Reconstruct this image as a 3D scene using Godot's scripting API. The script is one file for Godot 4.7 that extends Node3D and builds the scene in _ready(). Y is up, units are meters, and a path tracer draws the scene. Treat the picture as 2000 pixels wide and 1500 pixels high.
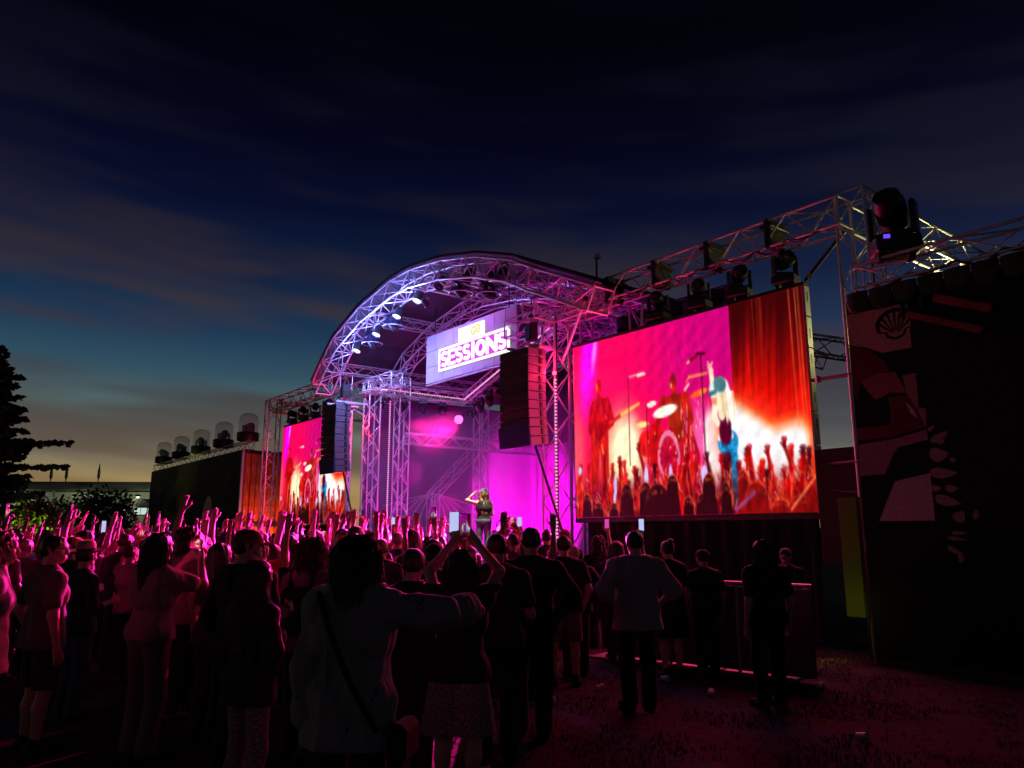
extends Node3D
# An open-air concert at dusk: arched truss stage, two LED walls, a crowd seen from behind.
# World: camera looks along -Z. Stage frame: S(sx, y, sz), sx along the stage front, sz towards the audience.

const STAGE_O := Vector3(-2.02, 0.0, -20.73)
const STAGE_X := Vector3(0.617, 0.0, 0.787)
const STAGE_Z := Vector3(-0.787, 0.0, 0.617)
const STAGE_TURN := -0.9059
var rng := RandomNumberGenerator.new()
var taken := {}
var M := {}
var tube_mesh: CylinderMesh
var fnl: FastNoiseLite

func S(sx: float, y: float, sz: float) -> Vector3:
	return STAGE_O + STAGE_X * sx + STAGE_Z * sz + Vector3(0, y, 0)

func stage_basis() -> Basis:
	return Basis(STAGE_X, Vector3.UP, STAGE_Z)

# ---------------------------------------------------------------- naming
func numbered(called: String) -> String:
	if not taken.has(called):
		taken[called] = 0
		return called
	taken[called] += 1
	return "%s_%03d" % [called, taken[called]]

func tag(o: Node3D, label: String, category: String, group := "") -> void:
	o.set_meta("label", label)
	o.set_meta("category", category)
	if group != "":
		o.set_meta("group", group)

func thing(called: String, label: String, category: String, at := Vector3.ZERO, turn := 0.0, group := "") -> Node3D:
	var o := Node3D.new()
	o.name = numbered(called)
	add_child(o)
	o.position = at
	o.rotation.y = turn
	tag(o, label, category, group)
	return o

func part(called: String, mesh: Mesh, m: Material, parent: Node3D, xf := Transform3D()) -> MeshInstance3D:
	var o := MeshInstance3D.new()
	o.name = called
	o.mesh = mesh
	o.material_override = m
	o.transform = xf
	parent.add_child(o, true)
	return o

func struct(called: String, mesh: Mesh, m: Material, at := Vector3.ZERO, turn := 0.0) -> MeshInstance3D:
	var o := MeshInstance3D.new()
	o.name = numbered(called)
	o.mesh = mesh
	o.material_override = m
	add_child(o)
	o.position = at
	o.rotation.y = turn
	o.set_meta("kind", "structure")
	return o

# ---------------------------------------------------------------- materials
func lin(r: float, g: float, b: float) -> Color:
	return Color(r, g, b).linear_to_srgb()

func mk(called: String, c: Color, rough := 0.8, metal := 0.0) -> StandardMaterial3D:
	var m := StandardMaterial3D.new()
	m.resource_name = called
	m.albedo_color = c
	m.roughness = rough
	m.metallic = metal
	M[called] = m
	return m

func glow(called: String, c: Color, energy: float) -> StandardMaterial3D:
	var m := mk(called, Color(0.02, 0.02, 0.02), 0.6)
	m.emission_enabled = true
	m.emission = c
	m.emission_energy_multiplier = energy
	return m

func noise_tex(freq: float, seed_: int, lo: Color, hi: Color, size := 512, oct := 4) -> NoiseTexture2D:
	var n := FastNoiseLite.new()
	n.seed = seed_
	n.frequency = freq
	n.fractal_octaves = oct
	var t := NoiseTexture2D.new()
	t.width = size
	t.height = size
	t.seamless = true
	t.noise = n
	var g := Gradient.new()
	g.set_color(0, lo)
	g.set_color(1, hi)
	t.color_ramp = g
	return t

func weave(m: StandardMaterial3D, scale: Vector3, lo := 0.72, relief := 0.4) -> StandardMaterial3D:
	# fine cloth mottling, shared by the clothes
	if not M.has("weave_tex"):
		M["weave_tex"] = noise_tex(0.09, 31, Color(0.55, 0.55, 0.55), Color(1, 1, 1), 256, 3)
	m.albedo_texture = M["weave_tex"]
	m.heightmap_enabled = false
	m.uv1_triplanar = true
	m.uv1_scale = scale
	return m

# ---------------------------------------------------------------- plain geometry
class Geo:
	var v := PackedVector3Array()
	var n := PackedVector3Array()
	var i := PackedInt32Array()

func add_geo(g: Geo, o: Geo, xf := Transform3D(), mirror := false) -> void:
	var base := g.v.size()
	var nb := xf.basis.orthonormalized()
	for k in o.v.size():
		g.v.append(xf * o.v[k])
		g.n.append((nb * o.n[k]).normalized())
	if xf.basis.determinant() < 0.0:
		for k in range(0, o.i.size(), 3):
			g.i.append(base + o.i[k])
			g.i.append(base + o.i[k + 2])
			g.i.append(base + o.i[k + 1])
	else:
		for k in o.i:
			g.i.append(base + k)

func geo_mesh(g: Geo) -> ArrayMesh:
	var a := []
	a.resize(Mesh.ARRAY_MAX)
	a[Mesh.ARRAY_VERTEX] = g.v
	a[Mesh.ARRAY_NORMAL] = g.n
	a[Mesh.ARRAY_INDEX] = g.i
	var m := ArrayMesh.new()
	m.add_surface_from_arrays(Mesh.PRIMITIVE_TRIANGLES, a)
	return m

func g_quad(g: Geo, a: Vector3, b: Vector3, c: Vector3, d: Vector3) -> void:
	# a b c d run clockwise seen from the front
	var nn := (d - a).cross(b - a).normalized()
	var k := g.v.size()
	for p in [a, b, c, d]:
		g.v.append(p)
		g.n.append(nn)
	g.i.append_array(PackedInt32Array([k, k + 1, k + 2, k, k + 2, k + 3]))

func g_box(g: Geo, c: Vector3, s: Vector3, basis := Basis()) -> void:
	var h := s * 0.5
	var p := []
	for k in 8:
		p.append(c + basis * Vector3(h.x if k & 1 else -h.x, h.y if k & 2 else -h.y, h.z if k & 4 else -h.z))
	g_quad(g, p[4], p[6], p[7], p[5])
	g_quad(g, p[1], p[3], p[2], p[0])
	g_quad(g, p[5], p[7], p[3], p[1])
	g_quad(g, p[0], p[2], p[6], p[4])
	g_quad(g, p[6], p[2], p[3], p[7])
	g_quad(g, p[0], p[4], p[5], p[1])

func box_mesh(s: Vector3) -> BoxMesh:
	var b := BoxMesh.new()
	b.size = s
	return b

func bevel_box(s: Vector3, e: float) -> ArrayMesh:
	# a box with chamfered edges
	var st := Geo.new()
	var h := s * 0.5
	var q := h - Vector3.ONE * e
	var corner := func(sx: float, sy: float, sz: float, ax: int) -> Vector3:
		var p := Vector3(q.x * sx, q.y * sy, q.z * sz)
		if ax == 0: p.x = h.x * sx
		elif ax == 1: p.y = h.y * sy
		else: p.z = h.z * sz
		return p
	for ax in 3:
		for sg in [-1.0, 1.0]:
			var pts := []
			for uv in [[-1.0, -1.0], [1.0, -1.0], [1.0, 1.0], [-1.0, 1.0]]:
				var v := [0.0, 0.0, 0.0]
				v[ax] = sg
				v[(ax + 1) % 3] = uv[0]
				v[(ax + 2) % 3] = uv[1]
				pts.append(corner.call(v[0], v[1], v[2], ax))
			if sg > 0: pts.reverse()
			g_quad(st, pts[0], pts[1], pts[2], pts[3])
	for ax in 3:
		for s1 in [-1.0, 1.0]:
			for s2 in [-1.0, 1.0]:
				var b1 := (ax + 1) % 3
				var b2 := (ax + 2) % 3
				var pts := []
				for w in [[-1.0, b1], [1.0, b1], [1.0, b2], [-1.0, b2]]:
					var v := [0.0, 0.0, 0.0]
					v[ax] = w[0]
					v[b1] = s1
					v[b2] = s2
					pts.append(corner.call(v[0], v[1], v[2], w[1]))
				var mid: Vector3 = (pts[0] + pts[2]) * 0.5
				var nn: Vector3 = (pts[3] - pts[0]).cross(pts[1] - pts[0])
				if nn.dot(mid) < 0: pts.reverse()
				g_quad(st, pts[0], pts[1], pts[2], pts[3])
	return geo_mesh(st)

func g_lathe(g: Geo, prof: Array, sides := 20, xf := Transform3D()) -> void:
	# prof: Vector2(radius, height) from bottom to top
	var o := Geo.new()
	for k in prof.size():
		var a: Vector2 = prof[maxi(k - 1, 0)]
		var b: Vector2 = prof[mini(k + 1, prof.size() - 1)]
		var t := (b - a).normalized()
		for s in sides + 1:
			var th := TAU * s / sides
			o.v.append(Vector3(cos(th) * prof[k].x, prof[k].y, sin(th) * prof[k].x))
			o.n.append(Vector3(cos(th) * t.y, -t.x, sin(th) * t.y).normalized())
	for k in prof.size() - 1:
		for s in sides:
			var p := k * (sides + 1) + s
			var q := p + sides + 1
			o.i.append_array(PackedInt32Array([p, p + 1, q, p + 1, q + 1, q]))
	add_geo(g, o, xf)

func lathe(prof: Array, sides := 20) -> ArrayMesh:
	var g := Geo.new()
	g_lathe(g, prof, sides)
	return geo_mesh(g)

func along(a: Vector3, b: Vector3, r: float) -> Transform3D:
	# places the unit tube between two points
	var d := b - a
	var y := d.normalized()
	var x := y.cross(Vector3.UP if absf(y.y) < 0.95 else Vector3.RIGHT).normalized()
	return Transform3D(Basis(x * r, d, x.cross(y) * r), (a + b) * 0.5)

func bar(called: String, a: Vector3, b: Vector3, r: float, m: Material, parent: Node3D) -> MeshInstance3D:
	return part(called, tube_mesh, m, parent, along(a, b, r))

func g_tube(g: Geo, pts: Array, r: float, sides := 6) -> void:
	var o := Geo.new()
	var up := Vector3.UP
	for k in pts.size():
		var t: Vector3 = (pts[mini(k + 1, pts.size() - 1)] - pts[maxi(k - 1, 0)]).normalized()
		var x := t.cross(up if absf(t.y) < 0.95 else Vector3.RIGHT).normalized()
		var z := x.cross(t)
		for s in sides:
			var th := TAU * s / sides
			var d := x * cos(th) + z * sin(th)
			o.v.append(pts[k] + d * r)
			o.n.append(d)
	for k in pts.size() - 1:
		for s in sides:
			var p := k * sides + s
			var q := k * sides + (s + 1) % sides
			o.i.append_array(PackedInt32Array([p, q, p + sides, q, q + sides, p + sides]))
	add_geo(g, o)

func tube(pts: Array, r: float, sides := 6) -> ArrayMesh:
	var g := Geo.new()
	g_tube(g, pts, r, sides)
	return geo_mesh(g)

# ---------------------------------------------------------------- box truss along a polyline
# pts: centre line; up: direction of the truss height; w: width across, h: height
func truss(called: String, label: String, category: String, pts: Array, up: Vector3, w: float, h: float, bay: float, m: Material, group := "", rc := 0.024, rb := 0.013, ups := []) -> Node3D:
	var o := thing(called, label, category, pts[0], 0.0, group)
	var c := []   # the four corners at every point
	for k in pts.size():
		var t: Vector3 = (pts[mini(k + 1, pts.size() - 1)] - pts[maxi(k - 1, 0)]).normalized()
		var u: Vector3 = ups[k] if ups.size() else up
		var s := t.cross(u).normalized()
		u = s.cross(t).normalized()
		var row := []
		for q in [[-1, -1], [1, -1], [1, 1], [-1, 1]]:
			row.append(pts[k] - pts[0] + s * (q[0] * w * 0.5) + u * (q[1] * h * 0.5))
		c.append(row)
	for k in pts.size() - 1:
		for q in 4:
			bar("chord", c[k][q], c[k + 1][q], rc, m, o)
		var n := maxi(1, roundi(pts[k].distance_to(pts[k + 1]) / bay))
		for q in 4:
			var e := (q + 1) % 4
			for j in n:
				var f0 := float(j) / n
				var f1 := float(j + 1) / n
				var a: Vector3 = c[k][q].lerp(c[k + 1][q], f0 if (j + q) % 2 == 0 else f1)
				var b: Vector3 = c[k][e].lerp(c[k + 1][e], f1 if (j + q) % 2 == 0 else f0)
				bar("brace", a, b, rb, m, o)
	for k in pts.size():
		if k == 0 or k == pts.size() - 1 or pts.size() > 2:
			for q in 4:
				bar("end_bar", c[k][q], c[k][(q + 1) % 4], rb * 1.2, m, o)
	return o

# ---------------------------------------------------------------- bodies: tapered capsules joined and meshed as surface nets
# bone: [a, b, ra, rb] or [a, b, ra, rb, true] to cut away
const CX := [0, 1, 0, 1, 0, 1, 0, 1]
const EDGES := [[0, 1], [2, 3], [4, 5], [6, 7], [0, 2], [1, 3], [4, 6], [5, 7], [0, 4], [1, 5], [2, 6], [3, 7]]

func net(bones: Array, cell: float, off := 0.0, k := 0.03, ylo := -9.0, yhi := 9.0, amp := 0.0, fr := Vector3(8, 8, 8)) -> Geo:
	var lo := Vector3.ONE * 1e6
	var hi := -lo
	for b in bones:
		if b.size() > 4:
			continue
		var r := Vector3.ONE * (maxf(b[2], b[3]) + off + amp + cell * 2.5)
		lo = lo.min(b[0] - r).min(b[1] - r)
		hi = hi.max(b[0] + r).max(b[1] + r)
	lo.y = maxf(lo.y, ylo - cell * 2.5)
	hi.y = minf(hi.y, yhi + cell * 2.5)
	var nx := int(ceil((hi.x - lo.x) / cell)) + 1
	var ny := int(ceil((hi.y - lo.y) / cell)) + 1
	var nz := int(ceil((hi.z - lo.z) / cell)) + 1
	var nxy := nx * ny
	var f := PackedFloat32Array()
	f.resize(nxy * nz)
	f.fill(1.0)
	for b in bones:
		var a: Vector3 = b[0]
		var ba: Vector3 = b[1] - a
		var ra: float = b[2]
		var dr: float = b[3] - ra
		var cut: bool = b.size() > 4
		var pad: float = maxf(ra, b[3]) + (0.0 if cut else off) + k + cell * 2.0
		var inv := 1.0 / maxf(ba.length_squared(), 1e-9)
		var pl := (a.min(b[1]) - Vector3.ONE * pad - lo) / cell
		var ph := (a.max(b[1]) + Vector3.ONE * pad - lo) / cell
		var x0 := maxi(0, int(pl.x)); var x1 := mini(nx, int(ph.x) + 2)
		var y0 := maxi(0, int(pl.y)); var y1 := mini(ny, int(ph.y) + 2)
		var z0 := maxi(0, int(pl.z)); var z1 := mini(nz, int(ph.z) + 2)
		var shift := 0.0 if cut else off
		var k4 := 0.25 / k
		for z in range(z0, z1):
			for y in range(y0, y1):
				var idx := z * nxy + y * nx + x0
				var pa := Vector3(lo.x + x0 * cell, lo.y + y * cell, lo.z + z * cell) - a
				for x in range(x0, x1):
					var t := clampf(pa.dot(ba) * inv, 0.0, 1.0)
					var d := (pa - ba * t).length() - ra - dr * t - shift
					var o := f[idx]
					if cut:
						if -d > o:
							f[idx] = -d
					else:
						var e := k - absf(o - d)
						if d < o:
							o = d
						if e > 0.0:
							o -= e * e * k4
						f[idx] = o
					idx += 1
					pa.x += cell
	var lim := cell * 2.0
	for z in nz:
		for y in ny:
			var py := lo.y + y * cell
			var cl := maxf(ylo - py, py - yhi)
			if amp == 0.0 and cl < -lim:
				continue
			var idx := z * nxy + y * nx
			for x in nx:
				var o := f[idx]
				if amp > 0.0 and absf(o) < lim + amp:
					o += amp * fnl.get_noise_3d((lo.x + x * cell) * fr.x, py * fr.y, (lo.z + z * cell) * fr.z)
				if cl > o:
					o = cl
				f[idx] = o
				idx += 1
	var g := Geo.new()
	var map := PackedInt32Array()
	map.resize(nxy * nz)
	map.fill(-1)
	var st := [0, 1, nx, nx + 1, nxy, nxy + 1, nxy + nx, nxy + nx + 1]
	var cv := [0.0, 0.0, 0.0, 0.0, 0.0, 0.0, 0.0, 0.0]
	var cp := [Vector3(0, 0, 0), Vector3(1, 0, 0), Vector3(0, 1, 0), Vector3(1, 1, 0), Vector3(0, 0, 1), Vector3(1, 0, 1), Vector3(0, 1, 1), Vector3(1, 1, 1)]
	for z in nz - 1:
		for y in ny - 1:
			var idx := z * nxy + y * nx - 1
			for x in nx - 1:
				idx += 1
				var f0 := f[idx]
				if absf(f0) > lim:
					continue
				var neg := 0
				for c in 8:
					var q := f[idx + st[c]]
					cv[c] = q
					if q < 0.0:
						neg += 1
				if neg == 0 or neg == 8:
					continue
				var acc := Vector3.ZERO
				var cnt := 0
				for e in EDGES:
					var va: float = cv[e[0]]
					var vb: float = cv[e[1]]
					if (va < 0.0) != (vb < 0.0):
						acc += (cp[e[0]] as Vector3).lerp(cp[e[1]], va / (va - vb))
						cnt += 1
				acc /= cnt
				map[idx] = g.v.size()
				g.v.append(lo + (Vector3(x, y, z) + acc) * cell)
				g.n.append(Vector3(cv[1] + cv[3] + cv[5] + cv[7] - cv[0] - cv[2] - cv[4] - cv[6], cv[2] + cv[3] + cv[6] + cv[7] - cv[0] - cv[1] - cv[4] - cv[5], cv[4] + cv[5] + cv[6] + cv[7] - cv[0] - cv[1] - cv[2] - cv[3]).normalized())
				if y > 0 and z > 0 and (f0 < 0.0) != (cv[1] < 0.0):
					g_face(g, map[idx - nx - nxy], map[idx - nxy], map[idx], map[idx - nx], f0 < 0.0)
				if x > 0 and z > 0 and (f0 < 0.0) != (cv[2] < 0.0):
					g_face(g, map[idx - nxy - 1], map[idx - 1], map[idx], map[idx - nxy], f0 < 0.0)
				if x > 0 and y > 0 and (f0 < 0.0) != (cv[4] < 0.0):
					g_face(g, map[idx - 1 - nx], map[idx - nx], map[idx], map[idx - 1], f0 < 0.0)
	return g

func g_face(g: Geo, a: int, b: int, c: int, d: int, out: bool) -> void:
	if a < 0 or b < 0 or c < 0 or d < 0:
		return
	if out:
		g.i.append_array(PackedInt32Array([a, c, b, a, d, c]))
	else:
		g.i.append_array(PackedInt32Array([a, b, c, a, c, d]))

# ================================================================ people
var hands := {}
var heads := {}
var hairs := {}
var last_hand := {}

func hand_geo(kind: String, cell: float) -> Geo:
	var key := "%s%.3f" % [kind, cell]
	if hands.has(key):
		return hands[key]
	var curl: float = {"open": 0.12, "relaxed": 0.55, "grip": 1.05, "fist": 1.5}[kind]
	var spread: float = {"open": 5.0, "relaxed": 1.2, "grip": 1.0, "fist": 0.2}[kind]
	var b := []
	var xs := [-0.027, -0.009, 0.009, 0.026]
	var ls := [0.070, 0.078, 0.072, 0.056]
	for f in 4:
		b.append([Vector3(xs[f] * 0.6, -0.01, 0), Vector3(xs[f], 0.082, 0), 0.019, 0.0125])
		var p := Vector3(xs[f], 0.085, 0)
		var ang := 0.0
		for s in 3:
			ang += curl * [0.55, 1.0, 0.8][s]
			var d := Vector3(xs[f] * spread * 0.8, cos(ang), -sin(ang)).normalized()
			var q: Vector3 = p + d * ls[f] * [0.44, 0.32, 0.26][s]
			b.append([p, q, 0.0095 - s * 0.0006, 0.0088 - s * 0.0006])
			p = q
	var tx := 0.9 if kind == "open" else 0.5
	b.append([Vector3(-0.018, 0.018, -0.008), Vector3(-0.034 - 0.014 * tx, 0.052, -0.018), 0.015, 0.0115])
	b.append([Vector3(-0.034 - 0.014 * tx, 0.052, -0.018), Vector3(-0.036 - 0.03 * tx, 0.082, -0.030 - 0.012 * curl), 0.011, 0.0095])
	b.append([Vector3(-0.036 - 0.03 * tx, 0.082, -0.030 - 0.012 * curl), Vector3(-0.034 - 0.034 * tx, 0.106, -0.036 - 0.022 * curl), 0.0095, 0.008])
	b.append([Vector3(0, -0.05, 0), Vector3(0, 0.0, 0), 0.026, 0.026])
	hands[key] = net(b, cell, 0.0, 0.007)
	return hands[key]

func head_geo(cell: float) -> Geo:
	var key := "%.3f" % cell
	if heads.has(key):
		return heads[key]
	var b := [
		[Vector3(0, 0.038, 0.022), Vector3(0, 0.034, -0.022), 0.078, 0.076],
		[Vector3(0, -0.012, -0.040), Vector3(0, -0.078, -0.062), 0.056, 0.034],
		[Vector3(-0.045, -0.05, -0.01), Vector3(-0.022, -0.085, -0.058), 0.026, 0.02],
		[Vector3(0.045, -0.05, -0.01), Vector3(0.022, -0.085, -0.058), 0.026, 0.02],
		[Vector3(-0.036, -0.018, -0.062), Vector3(-0.036, -0.02, -0.06), 0.03, 0.03],
		[Vector3(0.036, -0.018, -0.062), Vector3(0.036, -0.02, -0.06), 0.03, 0.03],
		[Vector3(0, 0.018, -0.094), Vector3(0, -0.018, -0.112), 0.009, 0.0125],
		[Vector3(-0.008, -0.024, -0.102), Vector3(0.008, -0.024, -0.102), 0.0115, 0.0115],
		[Vector3(-0.032, 0.032, -0.084), Vector3(0.032, 0.032, -0.084), 0.014, 0.014],
		[Vector3(-0.017, -0.054, -0.090), Vector3(0.017, -0.054, -0.090), 0.0085, 0.0085],
		[Vector3(-0.014, -0.066, -0.089), Vector3(0.014, -0.066, -0.089), 0.009, 0.009],
		[Vector3(-0.080, 0.016, 0.012), Vector3(-0.079, -0.030, 0.0), 0.013, 0.009],
		[Vector3(0.080, 0.016, 0.012), Vector3(0.079, -0.030, 0.0), 0.013, 0.009],
		[Vector3(0, -0.04, 0.012), Vector3(0, -0.15, 0.03), 0.056, 0.058],
		[Vector3(-0.034, 0.010, -0.106), Vector3(-0.034, 0.010, -0.106), 0.015, 0.015, true],
		[Vector3(0.034, 0.010, -0.106), Vector3(0.034, 0.010, -0.106), 0.015, 0.015, true],
	]
	heads[key] = net(b, cell, 0.0, 0.018)
	return heads[key]

# hair in head coordinates
func hair_geo(kind: String, cell: float) -> Geo:
	var key := "%s%.3f" % [kind, cell]
	if hairs.has(key):
		return hairs[key]
	var face := [Vector3(0, -0.02, -0.155), Vector3(0, -0.12, -0.13), 0.105, 0.10, true]
	var b := [[Vector3(0, 0.040, 0.024), Vector3(0, 0.040, -0.016), 0.086, 0.080]]
	var g: Geo
	match kind:
		"short":
			b.append([Vector3(-0.02, 0.0, 0.045), Vector3(0.02, 0.0, 0.045), 0.06, 0.06])
			b.append(face)
			g = net(b, cell, 0.0, 0.02, -0.055, 9.0, 0.006, Vector3(500, 200, 500))
		"crop":
			b = [[Vector3(0, 0.038, 0.024), Vector3(0, 0.036, -0.016), 0.081, 0.076], [Vector3(-0.015, 0.0, 0.045), Vector3(0.015, 0.0, 0.045), 0.056, 0.056], face]
			g = net(b, cell, 0.0, 0.02, -0.04, 9.0, 0.002, Vector3(600, 600, 600))
		"bob":
			for s in [-1.0, 1.0]:
				b.append([Vector3(s * 0.055, 0.04, 0.0), Vector3(s * 0.085, -0.10, 0.005), 0.06, 0.052])
				b.append([Vector3(s * 0.085, -0.10, 0.005), Vector3(s * 0.075, -0.185, 0.02), 0.05, 0.03])
				b.append([Vector3(s * 0.035, 0.03, 0.05), Vector3(s * 0.05, -0.11, 0.065), 0.065, 0.06])
				b.append([Vector3(s * 0.05, -0.11, 0.065), Vector3(s * 0.045, -0.20, 0.065), 0.058, 0.035])
			b.append(face)
			g = net(b, cell, 0.0, 0.02, -0.26, 9.0, 0.010, Vector3(480, 60, 480))
		"long":
			for s in [-1.0, 1.0]:
				b.append([Vector3(s * 0.05, 0.04, 0.01), Vector3(s * 0.075, -0.12, 0.025), 0.056, 0.045])
				b.append([Vector3(s * 0.075, -0.12, 0.025), Vector3(s * 0.07, -0.34, 0.075), 0.045, 0.03])
				b.append([Vector3(s * 0.03, 0.03, 0.05), Vector3(s * 0.04, -0.20, 0.08), 0.062, 0.055])
				b.append([Vector3(s * 0.04, -0.20, 0.08), Vector3(s * 0.03, -0.44, 0.10), 0.055, 0.028])
			b.append(face)
			g = net(b, cell, 0.0, 0.02, -0.48, 9.0, 0.010, Vector3(480, 52, 480))
		"wavy":
			for s in [-1.0, 1.0]:
				for q in 3:
					var p := Vector3(s * (0.03 + 0.03 * q), 0.03, 0.06 - 0.02 * q)
					for j in 7:
						var np := Vector3(s * (0.035 + 0.032 * q) + 0.022 * sin(j * 1.7 + q * 2.0 + s), 0.03 - 0.075 * (j + 1), 0.06 - 0.018 * q + 0.008 * j + 0.015 * cos(j * 1.9 + q))
						b.append([p, np, 0.05 - 0.004 * j, 0.046 - 0.004 * j])
						p = np
			b.append(face)
			g = net(b, cell, 0.0, 0.012, -0.6, 9.0, 0.012, Vector3(260, 120, 260))
		"curly":
			for j in 46:
				var th := j * 2.39996
				var yy := 0.9 - j / 46.0 * 1.55
				var rr := sqrt(maxf(0.0, 1.0 - yy * yy))
				var p := Vector3(cos(th) * rr * 0.098, 0.03 + yy * 0.10, 0.015 + sin(th) * rr * 0.10)
				b.append([p, p * 1.03, 0.026, 0.022])
			for s in [-1.0, 1.0]:
				b.append([Vector3(s * 0.06, 0.0, 0.03), Vector3(s * 0.085, -0.12, 0.035), 0.05, 0.045])
			b.append([Vector3(0, 0, 0.06), Vector3(0, -0.12, 0.075), 0.065, 0.055])
			b.append(face)
			g = net(b, cell, 0.0, 0.006, -0.2, 9.0, 0.016, Vector3(520, 520, 520))
		"bun":
			b.append([Vector3(0, 0.10, 0.085), Vector3(0, 0.11, 0.10), 0.042, 0.040])
			b.append([Vector3(-0.02, 0.0, 0.045), Vector3(0.02, 0.0, 0.045), 0.06, 0.06])
			b.append(face)
			g = net(b, cell, 0.0, 0.015, -0.06, 9.0, 0.006, Vector3(440, 260, 440))
	if cell < 0.009 and kind in ["bob", "long", "wavy", "curly"]:
		# loose strands over the mass
		var down: float = {"bob": 0.235, "long": 0.46, "wavy": 0.52, "curly": 0.20}[kind]
		for k in 150:
			var th := rng.randf_range(-0.35, PI + 0.35)
			var reach := rng.randf_range(0.75, 1.08) * down
			var wob := rng.randf_range(0.004, 0.012) if kind in ["bob", "long"] else rng.randf_range(0.012, 0.03)
			var ph := rng.randf() * TAU
			var pts := []
			for j in 10:
				var q := j / 9.0
				var yy := 0.125 - q * (reach + 0.125)
				var rr := 0.030 + 0.088 * sqrt(minf(1.0, q * 3.2)) + 0.016 * q
				if kind == "long" and q > 0.5:
					rr -= 0.03 * (q - 0.5)
				pts.append(Vector3(cos(th) * rr * 1.06 + wob * sin(q * 13.0 + ph), yy, 0.018 + sin(th) * rr * 1.02 + wob * cos(q * 11.0 + ph)))
			g_tube(g, pts, 0.0019, 4)
	hairs[key] = g
	return g

func arm_of(preset, s: float, sh: Vector3) -> Array:
	# [elbow, wrist, palm direction, hand kind]
	var e := Vector3.ZERO
	var w := Vector3.ZERO
	var palm := Vector3(0, 0, -1)
	var kind := "relaxed"
	match preset:
		"down": e = Vector3(0.05, -0.27, 0.03); w = Vector3(0.01, -0.25, -0.05); palm = Vector3(-s, 0, 0)
		"loose": e = Vector3(0.09, -0.26, 0.05); w = Vector3(0.02, -0.24, -0.08); palm = Vector3(-s, 0, 0.2)
		"pocket": e = Vector3(0.10, -0.25, 0.08); w = Vector3(-0.06, -0.22, -0.09); palm = Vector3(-s, 0, 0)
		"hip": e = Vector3(0.16, -0.20, 0.08); w = Vector3(-0.15, -0.17, -0.10); palm = Vector3(-s, 0, 0)
		"front": e = Vector3(0.07, -0.26, -0.02); w = Vector3(-0.10, 0.06, -0.23); palm = Vector3(-s, 0, 0); kind = "grip"
		"up": e = Vector3(0.10, 0.25, -0.07); w = Vector3(-0.01, 0.25, -0.03); kind = "open"
		"upout": e = Vector3(0.19, 0.20, -0.05); w = Vector3(0.02, 0.25, -0.02); kind = "open"
		"upfist": e = Vector3(0.07, 0.22, -0.16); w = Vector3(-0.02, 0.25, -0.02); kind = "fist"
		"upfront": e = Vector3(0.06, 0.08, -0.26); w = Vector3(-0.04, 0.25, -0.05); kind = "open"
		"phone": e = Vector3(0.07, -0.05, -0.26); w = Vector3(-0.15, 0.19, -0.09); kind = "grip"
		"phonehigh": e = Vector3(0.09, 0.21, -0.17); w = Vector3(-0.17, 0.20, -0.03); kind = "grip"
		"onephone": e = Vector3(0.10, 0.16, -0.20); w = Vector3(-0.02, 0.25, -0.06); kind = "grip"
		"clap": e = Vector3(0.09, -0.02, -0.25); w = Vector3(-0.15, 0.19, -0.05); palm = Vector3(-s, 0, -0.2); kind = "open"
		"side": e = Vector3(0.28, -0.03, -0.04); w = Vector3(0.25, 0.0, -0.05); palm = Vector3(0, -1, 0); kind = "relaxed"
		"sidehalf": e = Vector3(0.22, -0.16, -0.02); w = Vector3(0.20, -0.10, -0.10); palm = Vector3(0, -1, 0)
		"dj": e = Vector3(0.16, 0.02, -0.22); w = Vector3(0.05, 0.22, -0.08); kind = "open"
		"wave": e = Vector3(0.24, 0.14, -0.03); w = Vector3(-0.03, 0.26, -0.02); kind = "open"
		"brow": e = Vector3(0.24, 0.07, -0.08); w = Vector3(-0.20, 0.17, -0.03); kind = "relaxed"
	if preset == "bentside":   # upper arm out to the side, forearm forward
		e = Vector3(0.27, -0.02, -0.09)
		w = Vector3(0.07, 0.0, -0.25)
		palm = Vector3(0, -1, 0)
		kind = "grip"
	e.x *= s
	w.x *= s
	e = sh + e.normalized() * 0.285
	w = e + w.normalized() * 0.255
	return [e, w, palm, kind]

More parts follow.
